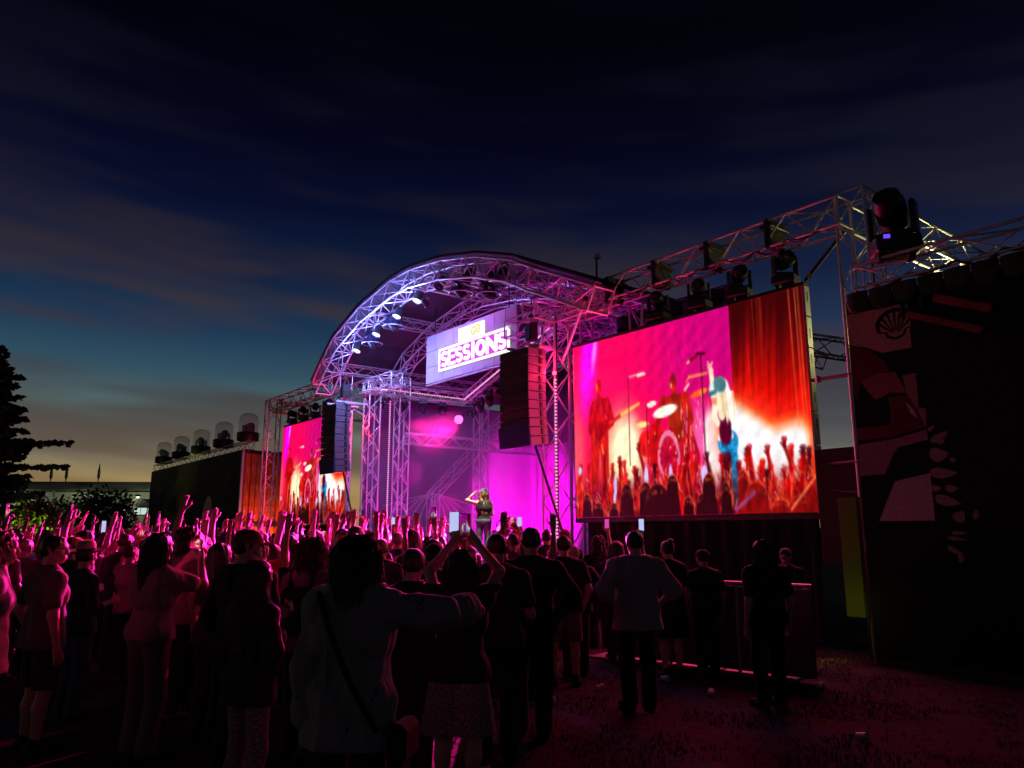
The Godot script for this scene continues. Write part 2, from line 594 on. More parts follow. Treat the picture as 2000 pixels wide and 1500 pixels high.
# adds the figure's meshes to parent (feet at the origin, looking along -Z)
func figure(o: Node3D, sp: Dictionary) -> void:
	var cell: float = sp.get("cell", 0.016)
	var fem: bool = sp.get("fem", false)
	var wd: float = sp.get("w", 1.0)
	var shx := (0.168 if fem else 0.19) * (0.5 + 0.5 * wd)
	var lean: Vector3 = sp.get("lean", Vector3.ZERO)
	var tor := [
		[Vector3(-0.078 * wd, 0.94, 0.01), Vector3(0.078 * wd, 0.94, 0.01), 0.116 * wd, 0.116 * wd],
		[Vector3(-0.058 * wd, 1.07, 0.0) + lean * 0.3, Vector3(0.058 * wd, 1.07, 0.0) + lean * 0.3, (0.098 if fem else 0.110) * wd, (0.098 if fem else 0.110) * wd],
		[Vector3(-0.082 * wd, 1.24, 0.0) + lean * 0.7, Vector3(0.082 * wd, 1.24, 0.0) + lean * 0.7, 0.114 * wd, 0.114 * wd],
		[Vector3(-0.105, 1.35, 0.012) + lean, Vector3(0.105, 1.35, 0.012) + lean, 0.078 * wd, 0.078 * wd],
		[Vector3(-0.05, 1.385, 0.02) + lean, Vector3(0.05, 1.385, 0.02) + lean, 0.066, 0.066]]
	var neck := [[Vector3(0, 1.42, 0.015) + lean, Vector3(0, 1.53, 0.0) + lean, 0.056, 0.054]]
	var sh := {}
	var arms := {}
	var shoulder := []
	for s in [-1.0, 1.0]:
		sh[s] = Vector3(s * shx, 1.362, 0.01) + lean
		arms[s] = arm_of(sp.get("la" if s < 0 else "ra", "down"), s, sh[s])
		var lift: Vector3 = (arms[s][0] - sh[s]) * 0.12
		lift.y = maxf(lift.y, 0.0)
		sh[s] += lift
		shoulder.append([Vector3(s * 0.08, 1.375, 0.012) + lean, sh[s], 0.062, 0.053])
		shoulder.append([Vector3(s * 0.02, 1.455, 0.022) + lean, Vector3(s * 0.12, 1.395, 0.016) + lean, 0.042, 0.040])
	var leg := {}
	for s in [-1.0, 1.0]:
		if sp.get("legs", "") == "sit":
			leg[s] = [Vector3(s * 0.09, 0.92, 0), Vector3(s * 0.13, 0.90, -0.38), Vector3(s * 0.12, 0.52, -0.42), Vector3(s * 0.12, 0.47, -0.52)]
		else:
			var st: float = sp.get("stance", 0.10)
			leg[s] = [Vector3(s * 0.092, 0.90, 0.005), Vector3(s * (0.06 + st * 0.5), 0.49, -0.015), Vector3(s * st, 0.085, 0.02), Vector3(s * (st + 0.025), 0.035, -0.15)]
	# ---- the body, one continuous surface
	var bones := tor + neck + shoulder
	for s in [-1.0, 1.0]:
		bones.append([sh[s], arms[s][0], 0.050 * wd, 0.040])
		bones.append([arms[s][0], arms[s][1], 0.041, 0.027])
		bones.append([leg[s][0], leg[s][1], 0.084 * wd, 0.056])
		bones.append([leg[s][1], leg[s][1].lerp(leg[s][2], 0.35) + Vector3(0, 0, 0.015), 0.055, 0.054])
		bones.append([leg[s][1].lerp(leg[s][2], 0.35) + Vector3(0, 0, 0.015), leg[s][2], 0.054, 0.036])
		bones.append([leg[s][2] - Vector3(0, 0.045, -0.02), leg[s][3], 0.042, 0.032])
	var body := net(bones, cell, 0.0, 0.03)
	var hy: float = sp.get("headyaw", 0.0)
	var hp: float = sp.get("headpitch", 0.0)
	var hx := Transform3D(Basis(Vector3.UP, hy) * Basis(Vector3.RIGHT, hp), Vector3(0, 1.605, -0.012) + lean * 1.15)
	var fine: float = sp.get("fine", 0.007)
	add_geo(body, head_geo(fine), hx)
	last_hand = {}
	for s in [-1.0, 1.0]:
		var y: Vector3 = (arms[s][1] - arms[s][0]).normalized()
		var pz: Vector3 = -arms[s][2]
		pz = (pz - y * pz.dot(y)).normalized()
		var bx := Basis(y.cross(pz) * (1.0 if s > 0 else -1.0), y, pz)
		var hk: String = sp.get("lh" if s < 0 else "rh", arms[s][3])
		add_geo(body, hand_geo(hk, minf(fine, 0.006)), Transform3D(bx, arms[s][1] + y * 0.012))
		last_hand[s] = arms[s][1] + y * 0.085
	part("body", geo_mesh(body), sp.get("skin", M.skin_light), o)
	# ---- clothes
	var top: String = sp.get("top", "tee")
	var off: float = sp.get("off", 0.016)
	var hem: float = sp.get("hem", 0.86)
	var cl := tor.duplicate()
	var sl := 0.0
	match top:
		"tee": sl = 0.62
		"elbow": sl = 1.0
		"long", "jacket", "hoodie": sl = 2.0
	if top != "tank":
		cl += shoulder
	else:
		cl = tor.slice(0, 4)
	for s in [-1.0, 1.0]:
		if sl > 0.0:
			cl.append([sh[s], sh[s].lerp(arms[s][0], minf(sl, 1.0)), 0.052 * wd, 0.052 if sl < 1.0 else 0.046])
		if sl > 1.0:
			cl.append([arms[s][0], arms[s][0].lerp(arms[s][1], 0.93), 0.046, 0.036])
		elif sl == 1.0:
			cl.append([arms[s][0], arms[s][0].lerp(arms[s][1], 0.12), 0.05, 0.052])
	for s in [-1.0, 1.0]:
		cl.append([leg[s][0] + Vector3(0, 0.02, 0), leg[s][0].lerp(leg[s][1], 0.15 if sp.get("legs", "") != "sit" else 0.05), 0.088 * wd, 0.086 * wd])
	if hem < 0.9:
		cl.append([Vector3(-0.08 * wd, hem, 0.01), Vector3(0.08 * wd, hem, 0.01), 0.126 * wd, 0.126 * wd])
	if top == "jacket":
		cl.append([Vector3(-0.06, 1.455, 0.02) + lean, Vector3(0.06, 1.455, 0.02) + lean, 0.05, 0.05])
	if top == "hoodie":
		cl.append([Vector3(-0.05, 1.42, 0.07) + lean, Vector3(0.05, 1.42, 0.07) + lean, 0.055, 0.055])
		cl.append([Vector3(0, 1.40, 0.08) + lean, Vector3(0, 1.30, 0.11) + lean, 0.055, 0.03])
	var fold: float = sp.get("fold", 0.015)
	var cm: Material = sp.get("topm", M.cloth_black)
	part("jacket" if top in ["jacket", "hoodie"] else "shirt", geo_mesh(net(cl, cell * 0.9, off, 0.035, hem - 0.02, 1.49, fold, Vector3(130, 62, 130))), cm, o)
	if sp.get("trim", false):
		# cuffs, hem band, yoke seam and the two pleats of a denim jacket
		for s in [-1.0, 1.0]:
			var wd2: Vector3 = (arms[s][1] - arms[s][0]).normalized()
			part("cuff", geo_mesh(net([[arms[s][1] - wd2 * 0.075, arms[s][1] - wd2 * 0.02, 0.042, 0.040]], 0.009, off + 0.010, 0.01, -9.0, 9.0, 0.008, Vector3(200, 200, 200))), cm, o)
		var hb := []
		for k in 17:
			var a := TAU * k / 16.0
			hb.append(Vector3(cos(a) * (0.205 + off) * wd, hem + 0.015 + 0.012 * sin(a * 3.0), 0.01 + sin(a) * (0.122 + off) * wd))
		part("hem_band", tube(hb, 0.017, 8), cm, o)
		var ys := []
		for k in 15:
			var x := lerpf(-0.165, 0.165, k / 14.0)
			ys.append(Vector3(x, 1.285 - 0.012 * cos(x * 12.0), 0.108 + off - 1.9 * x * x) + lean)
		part("yoke_seam", tube(ys, 0.0065, 6), cm, o)
		for s in [-1.0, 1.0]:
			part("pleat", tube([Vector3(s * 0.085, 1.275, 0.112 + off - 0.012), Vector3(s * 0.08, 1.1, 0.112 + off - 0.016), Vector3(s * 0.075, 0.92, 0.124 + off - 0.014)], 0.0075, 6), cm, o)
	var bot: String = sp.get("bot", "trousers")
	var bb := [tor[0]]
	var bylo := 0.06
	match bot:
		"trousers":
			for s in [-1.0, 1.0]:
				bb.append([leg[s][0], leg[s][1], 0.092 * wd, 0.070])
				bb.append([leg[s][1], leg[s][2] + Vector3(0, 0, 0.012), 0.072, 0.068])
		"slim":
			for s in [-1.0, 1.0]:
				bb.append([leg[s][0], leg[s][1], 0.086 * wd, 0.056])
				bb.append([leg[s][1], leg[s][1].lerp(leg[s][2], 0.35) + Vector3(0, 0, 0.015), 0.058, 0.058])
				bb.append([leg[s][1].lerp(leg[s][2], 0.35) + Vector3(0, 0, 0.015), leg[s][2], 0.058, 0.044])
		"shorts":
			for s in [-1.0, 1.0]:
				bb.append([leg[s][0], leg[s][1] + Vector3(0, 0.02, 0), 0.096 * wd, 0.092])
			bylo = 0.50
		"skirt":
			for s in [-1.0, 1.0]:
				bb.append([Vector3(s * 0.07, 0.90, 0.01), Vector3(s * 0.11, 0.48, 0.01), 0.12, 0.15])
			bylo = 0.50
	if sp.get("legs", "") == "sit":
		bylo = 0.4
	part("skirt" if bot == "skirt" else ("shorts" if bot == "shorts" else "trousers"), geo_mesh(net(bb, cell, 0.007, 0.03, bylo, minf(1.0, hem + (0.012 if bot == "skirt" else 0.04)), minf(fold, 0.012) * 0.5, Vector3(110, 50, 110))), sp.get("botm", M.cloth_black), o)
	if sp.get("shoes", true):
		for s in [-1.0, 1.0]:
			part("shoe", geo_mesh(net([[leg[s][2] - Vector3(0, 0.04, -0.03), leg[s][3], 0.048, 0.038], [leg[s][2] + Vector3(0, 0.01, 0.01), leg[s][2] - Vector3(0, 0.03, 0), 0.042, 0.046]], 0.014, 0.006, 0.02, leg[s][3].y - 0.035)), sp.get("shoem", M.cloth_black), o)
	# ---- hair and headwear
	var hk: String = sp.get("hair", "short")
	if hk != "none":
		part("hair", geo_mesh(hair_geo(hk, sp.get("hcell", 0.010))), sp.get("hairm", M.hair_dark), o, hx)
	var hat: String = sp.get("hat", "")
	if hat == "cap":
		var cg := net([[Vector3(0, 0.042, 0.022), Vector3(0, 0.040, -0.020), 0.092, 0.088]], 0.009, 0.0, 0.01, 0.028)
		var ch := part("cap", geo_mesh(cg), sp.get("hatm", M.cloth_black), o, hx)
		var bl := []
		for j in 9:
			var x := (j - 4) * 0.017
			bl.append([Vector3(x, 0.036 - absf(x) * 0.12, -0.085 + absf(x) * 0.25), Vector3(x * 0.85, 0.024 - absf(x) * 0.25, -0.185 + x * x * 8.0), 0.006, 0.005])
		part("visor", geo_mesh(net(bl, 0.006, 0.0, 0.012)), sp.get("visorm", sp.get("hatm", M.cloth_black)), ch)
	elif hat == "fedora":
		var fx := hx * Transform3D(Basis(Vector3.RIGHT, 0.12), Vector3(0, 0.055, 0.01))
		var fg := Geo.new()
		g_lathe(fg, [Vector2(0.089, 0.0), Vector2(0.15, -0.008), Vector2(0.185, 0.012), Vector2(0.188, 0.018), Vector2(0.15, -0.002), Vector2(0.092, 0.008)], 32)
		var hb := part("hat_brim", geo_mesh(fg), sp.get("hatm", M.straw), o, fx)
		part("hat_crown", lathe([Vector2(0.092, 0.0), Vector2(0.090, 0.05), Vector2(0.082, 0.09), Vector2(0.06, 0.112), Vector2(0.025, 0.104), Vector2(0.001, 0.098)], 32), sp.get("hatm", M.straw), o, fx)
		part("hat_band", lathe([Vector2(0.0945, 0.008), Vector2(0.0945, 0.034)], 32), M.cloth_black, hb)
	elif hat == "beanie":
		part("beanie", geo_mesh(net([[Vector3(0, 0.045, 0.026), Vector3(0, 0.045, -0.014), 0.094, 0.088]], 0.01, 0.0, 0.01, 0.012, 9.0, 0.004, Vector3(800, 90, 800))), sp.get("hatm", M.cloth_black), o, hx)
	if sp.get("glasses", false):
		var gg := Geo.new()
		for s in [-1.0, 1.0]:
			var ring := []
			for j in 13:
				ring.append(Vector3(s * 0.034 + cos(TAU * j / 12) * 0.022, 0.008 + sin(TAU * j / 12) * 0.018, -0.112))
			g_tube(gg, ring, 0.002, 5)
			g_tube(gg, [Vector3(s * 0.056, 0.014, -0.112), Vector3(s * 0.076, 0.014, -0.05), Vector3(s * 0.088, 0.008, 0.01)], 0.002, 5)
		part("glasses", geo_mesh(gg), M.black_plastic, o, hx)
	if sp.get("eyes", false):
		for s in [-1.0, 1.0]:
			var eg := Geo.new()
			g_lathe(eg, [Vector2(0.001, -0.0105), Vector2(0.0075, -0.0075), Vector2(0.0105, 0), Vector2(0.0075, 0.0075), Vector2(0.001, 0.0105)], 12)
			part("eye", geo_mesh(eg), M.eye_white, o, hx * Transform3D(Basis(), Vector3(s * 0.034, 0.010, -0.092)))

func person(label: String, x: float, depth: float, height: float, turn_deg: float, sp: Dictionary, y := 0.0, group := "") -> Node3D:
	var o := thing("person", label, "person", Vector3(x, y, -depth), deg_to_rad(turn_deg), group)
	figure(o, sp)
	o.scale = Vector3.ONE * (height / 1.735)
	o.set_meta("hand_l", last_hand[-1.0])
	o.set_meta("hand_r", last_hand[1.0])
	return o

# a phone held in one or both hands of a person; its display looks back at the holder
func phone_for(o: Node3D, which: String, label: String, display: Material, wide := false, tilt := 0.0) -> Node3D:
	var l: Vector3 = o.get_meta("hand_l")
	var r: Vector3 = o.get_meta("hand_r")
	var p := (l + r) * 0.5 + Vector3(0, 0.075, 0.012)
	if which == "l": p = l + Vector3(0.01, 0.075, 0.006)
	elif which == "r": p = r + Vector3(-0.01, 0.075, 0.006)
	var t := thing("phone", label, "phone", o.transform * p, o.rotation.y + tilt, "phones held up in the crowd")
	t.rotation.x = 0.0
	if wide:
		t.rotation.z = PI / 2
	part("case", M.phone_case, M.black_plastic, t)
	part("display", M.phone_display, display, t, Transform3D(Basis(), Vector3(0, 0, 0.0052)))
	return t

# ================================================================ the moving picture on the LED walls
var PW := 780
var PH := 520
var px := PackedFloat32Array()

func p_mix(i: int, c: Color, a: float) -> void:
	px[i] += (c.r - px[i]) * a
	px[i + 1] += (c.g - px[i + 1]) * a
	px[i + 2] += (c.b - px[i + 2]) * a

func p_blob(u: float, v: float, ru: float, rv: float, c: Color, alpha := 1.0, soft := 0.15, rot := 0.0) -> void:
	# ellipse; ru and rv are shares of the width
	var cx := u * PW
	var cy := v * PH
	var rx := ru * PW
	var ry := rv * PW
	var e := maxf(rx, ry)
	var co := cos(rot)
	var si := sin(rot)
	for y in range(maxi(0, int(cy - e)), mini(PH, int(cy + e) + 1)):
		for x in range(maxi(0, int(cx - e)), mini(PW, int(cx + e) + 1)):
			var dx := x - cx
			var dy := y - cy
			var d := Vector2((dx * co + dy * si) / rx, (dy * co - dx * si) / ry).length()
			if d < 1.0:
				p_mix((y * PW + x) * 3, c * (1.0 + 0.30 * (1.0 - c.g) * (1.0 - c.g) * fnl.get_noise_2d(x * 3.0, y * 2.0)), alpha * minf(1.0, (1.0 - d) / soft))

func p_cap(u0: float, v0: float, u1: float, v1: float, r0: float, r1: float, c: Color, alpha := 1.0, soft := 1.5) -> void:
	var a := Vector2(u0 * PW, v0 * PH)
	var b := Vector2(u1 * PW, v1 * PH)
	r0 *= PW
	r1 *= PW
	var e := maxf(r0, r1) + soft
	var ba := b - a
	var inv := 1.0 / maxf(ba.length_squared(), 0.001)
	for y in range(maxi(0, int(minf(a.y, b.y) - e)), mini(PH, int(maxf(a.y, b.y) + e) + 1)):
		for x in range(maxi(0, int(minf(a.x, b.x) - e)), mini(PW, int(maxf(a.x, b.x) + e) + 1)):
			var pa := Vector2(x, y) - a
			var t := clampf(pa.dot(ba) * inv, 0.0, 1.0)
			var d := (pa - ba * t).length() - lerpf(r0, r1, t)
			if d < soft * 0.5:
				p_mix((y * PW + x) * 3, c * (1.0 + 0.42 * (1.0 - c.g) * (1.0 - c.g) * fnl.get_noise_2d(x * 2.6, y * 1.4)), alpha * clampf(0.5 - d / soft, 0.0, 1.0))

func p_hand(u: float, v: float, h: float, lean: float, c: Color) -> void:
	# a raised arm with spread fingers, drawn from its hand at (u, v) downwards
	p_cap(u, v + 0.03, u + lean, v + h, 0.0055, 0.010, c)
	p_cap(u + 0.004, v + 0.04, u + lean + 0.008, v + h, 0.0012, 0.0014, Color(1.0, 0.35, 0.18), 0.7)
	for k in 4:
		var a := -0.5 + 0.3 * k + lean * 2.0
		p_cap(u, v + 0.03, u + sin(a) * 0.017, v + 0.03 - cos(a) * 0.036, 0.0030, 0.0022, c)
	p_cap(u, v + 0.035, u - 0.011, v + 0.018, 0.003, 0.0022, c)

func screen_picture() -> ImageTexture:
	px.resize(PW * PH * 3)
	var C := func(r, g, b): return Color(r / 255.0, g / 255.0, b / 255.0)
	for y in PH:
		var v := float(y) / PH
		for x in PW:
			var u := float(x) / PW
			var c: Color
			if u < 0.737:
				c = Color(0.98, 0.0, 0.36).lerp(Color(0.80, 0.0, 0.47), smoothstep(0.2, 0.75, u - v * 0.15))
				c = c.lerp(Color(1.0, 0.03, 0.26), smoothstep(0.25, 0.75, v) * 0.75)
				c = c.lerp(Color(0.80, 0.0, 0.12), smoothstep(0.55, 0.8, v) * 0.6)
				c = c.lerp(Color(1.0, 0.35, 0.42), smoothstep(0.10, 0.0, u) * smoothstep(0.1, 0.6, v) * 0.9)
				c = c.lerp(Color(1.0, 0.45, 0.45), clampf(fnl.get_noise_2d(u * 700.0, v * 22.0), 0.0, 1.0) * 0.5 * smoothstep(0.2, 0.6, v) * smoothstep(0.35, 0.0, u))
			else:
				var f := 0.5 + 0.5 * fnl.get_noise_2d((u + v * 0.05) * 900.0, v * 9.0)
				c = Color(0.22, 0.0, 0.01).lerp(Color(0.98, 0.03, 0.0), clampf(smoothstep(0.0, 0.62, v - 0.10 + f * 0.25) * (0.55 + 0.6 * f), 0.0, 1.0))
				c = c.lerp(Color(1.0, 0.05, 0.0), smoothstep(0.32, 0.68, v) * 0.8)
				c = c.lerp(Color(0.95, 0.25, 0.05), 0.5 * smoothstep(0.3, 0.55, fnl.get_noise_2d(u * 1600.0 + 300.0, v * 14.0)) * smoothstep(0.95, 0.75, u) * smoothstep(0.75, 0.5, v))
			var i := (y * PW + x) * 3
			px[i] = c.r
			px[i + 1] = c.g
			px[i + 2] = c.b
	p_blob(0.085, 0.05, 0.06, 0.20, C.call(255, 0, 255), 1.0, 0.6, 0.18)
	p_blob(0.115, 0.05, 0.018, 0.075, C.call(255, 150, 255), 0.8, 0.8, 0.25)
	p_blob(0.55, 0.2, 0.2, 0.2, C.call(205, 0, 128), 0.4, 0.9)
	# stage glow
	p_blob(0.25, 0.66, 0.16, 0.16, C.call(255, 190, 110), 0.8, 0.8)
	p_blob(0.265, 0.66, 0.11, 0.115, C.call(255, 255, 205), 1.0, 0.5)
	p_blob(0.60, 0.62, 0.09, 0.11, C.call(255, 110, 190), 0.8, 0.8)
	p_blob(0.65, 0.70, 0.045, 0.10, C.call(255, 250, 255), 1.0, 0.5)
	p_blob(0.64, 0.66, 0.03, 0.09, C.call(255, 255, 255), 1.0, 0.4)
	# lights and flames to the right of the singer
	for q in [[0.735, 0.60, 0.83, 0.70, 0.050, 0.045], [0.80, 0.68, 0.875, 0.80, 0.045, 0.040], [0.86, 0.70, 0.95, 0.69, 0.030, 0.035], [0.92, 0.74, 0.955, 0.82, 0.022, 0.018], [0.76, 0.66, 0.77, 0.80, 0.045, 0.02], [0.82, 0.80, 0.86, 0.88, 0.035, 0.012]]:
		p_cap(q[0], q[1], q[2], q[3], q[4] + 0.018, q[5] + 0.018, C.call(255, 60, 30), 0.7, 26.0)
		p_cap(q[0], q[1], q[2], q[3], q[4] + 0.006, q[5] + 0.006, C.call(255, 200, 60), 0.9, 12.0)
	for q in [[0.735, 0.60, 0.83, 0.70, 0.050, 0.045], [0.80, 0.68, 0.875, 0.80, 0.045, 0.040], [0.86, 0.70, 0.95, 0.69, 0.030, 0.035], [0.92, 0.74, 0.955, 0.82, 0.022, 0.018], [0.76, 0.66, 0.77, 0.80, 0.045, 0.02], [0.82, 0.80, 0.86, 0.88, 0.035, 0.012]]:
		p_cap(q[0], q[1], q[2], q[3], q[4], q[5], C.call(255, 252, 255), 1.0, 8.0)
	# guitarist
	var dr: Color = C.call(196, 0, 12)
	p_blob(0.134, 0.262, 0.016, 0.022, dr, 1.0, 0.2)
	p_cap(0.134, 0.28, 0.135, 0.34, 0.008, 0.010, dr)
	p_cap(0.112, 0.375, 0.158, 0.375, 0.018, 0.018, dr)
	p_cap(0.135, 0.39, 0.135, 0.54, 0.030, 0.034, dr)
	for k in 16:
		p_cap(0.10 + 0.0045 * k, 0.38 + 0.004 * (k % 5), 0.098 + 0.0048 * k, 0.52 + 0.006 * (k % 4), 0.0011, 0.0011, [C.call(235, 30, 10), C.call(140, 0, 12)][k % 2], 0.55)
	p_cap(0.100, 0.385, 0.086, 0.50, 0.014, 0.012, dr)
	p_cap(0.086, 0.50, 0.125, 0.54, 0.012, 0.010, dr)
	p_cap(0.176, 0.37, 0.198, 0.47, 0.017, 0.014, dr)
	p_cap(0.112, 0.55, 0.105, 0.80, 0.024, 0.017, C.call(205, 20, 10))
	p_cap(0.158, 0.55, 0.162, 0.80, 0.023, 0.017, C.call(205, 20, 10))
	p_cap(0.13, 0.52, 0.19, 0.48, 0.022, 0.012, C.call(170, 0, 0))
	p_cap(0.19, 0.48, 0.26, 0.44, 0.005, 0.005, C.call(235, 40, 30))
	p_cap(0.25, 0.445, 0.335, 0.40, 0.005, 0.004, C.call(255, 190, 90))
	p_cap(0.124, 0.255, 0.126, 0.285, 0.004, 0.003, C.call(255, 120, 30))
	p_cap(0.145, 0.60, 0.16, 0.70, 0.003, 0.003, C.call(255, 160, 60))
	# drum riser and kit
	var kit: Color = C.call(190, 10, 30)
	p_cap(0.36, 0.62, 0.43, 0.62, 0.030, 0.030, C.call(225, 20, 20))
	p_cap(0.41, 0.57, 0.41, 0.72, 0.026, 0.026, C.call(200, 5, 10))
	p_cap(0.53, 0.56, 0.56, 0.72, 0.032, 0.036, kit)
	p_blob(0.495, 0.322, 0.016, 0.023, C.call(140, 20, 15), 1.0, 0.2)
	p_cap(0.495, 0.35, 0.497, 0.39, 0.008, 0.010, C.call(215, 30, 20))
	p_cap(0.468, 0.43, 0.526, 0.43, 0.018, 0.019, C.call(150, 18, 12))
	p_cap(0.50, 0.45, 0.505, 0.56, 0.032, 0.034, C.call(160, 22, 10))
	p_cap(0.45, 0.42, 0.425, 0.50, 0.017, 0.012, C.call(170, 20, 12))
	p_cap(0.545, 0.42, 0.565, 0.52, 0.017, 0.013, C.call(190, 25, 12))
	for k in 9:
		p_cap(0.462 + 0.009 * k, 0.42, 0.475 + 0.009 * k, 0.55, 0.0012, 0.0012, C.call(215, 70, 20), 0.6)
	p_cap(0.486, 0.33, 0.487, 0.345, 0.003, 0.002, C.call(255, 200, 120))
	p_blob(0.455, 0.463, 0.062, 0.015, C.call(255, 250, 235), 1.0, 0.25, -0.10)
	p_blob(0.395, 0.415, 0.028, 0.008, C.call(255, 240, 220), 1.0, 0.3, -0.08)
	p_blob(0.35, 0.515, 0.035, 0.008, C.call(255, 225, 130), 1.0, 0.3)
	p_blob(0.60, 0.40, 0.04, 0.008, C.call(255, 90, 30), 1.0, 0.3, -0.15)
	p_blob(0.62, 0.395, 0.02, 0.006, C.call(255, 140, 40), 1.0, 0.3, -0.15)
	p_cap(0.545, 0.37, 0.562, 0.345, 0.003, 0.003, C.call(255, 220, 200))
	p_blob(0.464, 0.70, 0.050, 0.062, C.call(235, 120, 160), 1.0, 0.06)
	p_blob(0.464, 0.70, 0.037, 0.048, C.call(214, 20, 60), 1.0, 0.06)
	for k in 12:
		p_cap(0.464, 0.70, 0.464 + cos(k * 0.55) * 0.036, 0.70 + sin(k * 0.55) * 0.068, 0.003, 0.006, C.call(170, 0, 40), 0.8)
	for k in 60:
		var u := rng.randf_range(0.52, 0.64)
		var v := rng.randf_range(0.40, 0.80)
		p_cap(u, v, u + rng.randf_range(-0.004, 0.004), v + rng.randf_range(0.01, 0.06), 0.0013, 0.0013, [C.call(255, 190, 210), C.call(255, 120, 60), C.call(200, 0, 90), C.call(255, 240, 230)][k % 4], 0.8)
	for k in 40:
		p_blob(rng.randf_range(0.36, 0.60), rng.randf_range(0.55, 0.80), 0.003, 0.005, [C.call(255, 200, 120), C.call(255, 80, 20), C.call(150, 0, 10)][k % 3], 0.9, 0.4)
	# stands
	p_cap(0.288, 0.245, 0.286, 0.72, 0.0018, 0.0018, C.call(120, 10, 40))
	p_cap(0.293, 0.245, 0.36, 0.237, 0.0018, 0.0018, C.call(255, 210, 170))
	p_cap(0.335, 0.246, 0.368, 0.244, 0.004, 0.003, C.call(255, 245, 220))
	p_cap(0.372, 0.42, 0.372, 0.72, 0.0022, 0.0022, C.call(150, 10, 20))
	p_cap(0.617, 0.205, 0.618, 0.70, 0.0022, 0.0022, C.call(70, 0, 30))
	p_cap(0.600, 0.200, 0.632, 0.205, 0.003, 0.003, C.call(60, 0, 20))
	p_cap(0.560, 0.235, 0.60, 0.21, 0.003, 0.003, C.call(110, 0, 20))
	p_cap(0.560, 0.235, 0.568, 0.23, 0.003, 0.003, C.call(255, 190, 150))
	p_cap(0.553, 0.33, 0.565, 0.31, 0.002, 0.002, C.call(255, 150, 50))
	p_cap(0.565, 0.31, 0.639, 0.307, 0.0028, 0.0022, C.call(255, 180, 70))
	# singer
	var sk: Color = C.call(255, 232, 205)
	p_cap(0.700, 0.88, 0.708, 0.66, 0.028, 0.026, C.call(10, 110, 175))
	p_cap(0.690, 0.66, 0.722, 0.66, 0.022, 0.024, C.call(20, 130, 190))
	p_cap(0.718, 0.70, 0.722, 0.90, 0.022, 0.020, C.call(0, 120, 190))
	for k in 150:
		p_blob(rng.randf_range(0.678, 0.738), rng.randf_range(0.65, 0.92), 0.005, 0.007, [C.call(60, 200, 240), C.call(0, 60, 120), C.call(20, 150, 210)][k % 3], 0.55, 0.6, rng.randf() * 3.0)
	p_cap(0.676, 0.634, 0.722, 0.630, 0.007, 0.007, C.call(255, 245, 240))
	p_cap(0.698, 0.48, 0.700, 0.62, 0.024, 0.023, C.call(86, 0, 36))
	p_cap(0.662, 0.42, 0.655, 0.30, 0.011, 0.008, sk)
	p_cap(0.655, 0.30, 0.648, 0.275, 0.009, 0.006, C.call(255, 205, 190))
	p_cap(0.650, 0.28, 0.662, 0.262, 0.004, 0.003, C.call(255, 190, 190))
	p_cap(0.646, 0.28, 0.645, 0.255, 0.004, 0.003, C.call(255, 140, 150))
	p_cap(0.668, 0.46, 0.660, 0.53, 0.013, 0.011, sk)
	p_cap(0.660, 0.53, 0.672, 0.56, 0.011, 0.009, sk)
	p_blob(0.666, 0.430, 0.018, 0.022, C.call(240, 150, 110), 1.0, 0.25)
	p_cap(0.700, 0.40, 0.728, 0.53, 0.022, 0.016, C.call(255, 250, 240))
	p_cap(0.690, 0.42, 0.690, 0.52, 0.018, 0.014, C.call(255, 236, 200))
	for k in 26:
		var u := rng.randf_range(0.685, 0.735)
		p_cap(u, 0.42, u + rng.randf_range(0.0, 0.014), rng.randf_range(0.50, 0.57), 0.0016, 0.001, [C.call(255, 255, 255), C.call(225, 175, 120), C.call(255, 225, 180)][k % 3], 0.8)
	p_cap(0.662, 0.395, 0.690, 0.380, 0.018, 0.018, C.call(225, 240, 235))
	p_cap(0.680, 0.372, 0.695, 0.378, 0.017, 0.016, C.call(70, 125, 130))
	p_cap(0.645, 0.415, 0.668, 0.408, 0.005, 0.005, C.call(60, 90, 90))
	# the filmed crowd
	for y in range(int(PH * 0.72), PH):
		var f := smoothstep(0.72, 0.95, float(y) / PH)
		for x in PW:
			var n := 0.5 + 0.5 * fnl.get_noise_2d(x * 4.0, y * 4.0)
			p_mix((y * PW + x) * 3, Color(0.42 + 0.3 * n, 0.01, 0.02) if x > PW * 0.74 else Color(0.16 + 0.5 * n * n, 0.0, 0.03), f * (0.55 + 0.45 * n))
	for k in 84:
		var u := rng.randf_range(-0.01, 1.0)
		var v := rng.randf_range(0.70, 0.90)
		p_hand(u, v, rng.randf_range(0.14, 0.26), rng.randf_range(-0.03, 0.03), [C.call(190, 0, 6), C.call(120, 0, 8), C.call(210, 16, 4), C.call(70, 0, 10)][k % 4])
	for q in [[0.330, 0.62, 0.24, 0.045], [0.158, 0.66, 0.20, 0.01], [0.235, 0.68, 0.2, 0.0], [0.785, 0.69, 0.2, 0.01], [0.848, 0.70, 0.22, 0.02], [0.905, 0.67, 0.24, 0.05], [0.745, 0.76, 0.18, 0.0], [0.965, 0.75, 0.2, -0.02]]:
		p_hand(q[0], q[1], q[2], q[3], C.call(150, 0, 6))
	for k in 320:
		var u := rng.randf()
		var v := rng.randf_range(0.78, 0.98)
		p_cap(u, v, u + rng.randf_range(-0.01, 0.02), v + rng.randf_range(0.01, 0.05), 0.0015, 0.001, [C.call(255, 120, 30), C.call(255, 60, 60), C.call(255, 200, 190), C.call(90, 0, 0)][k % 4], 0.7)
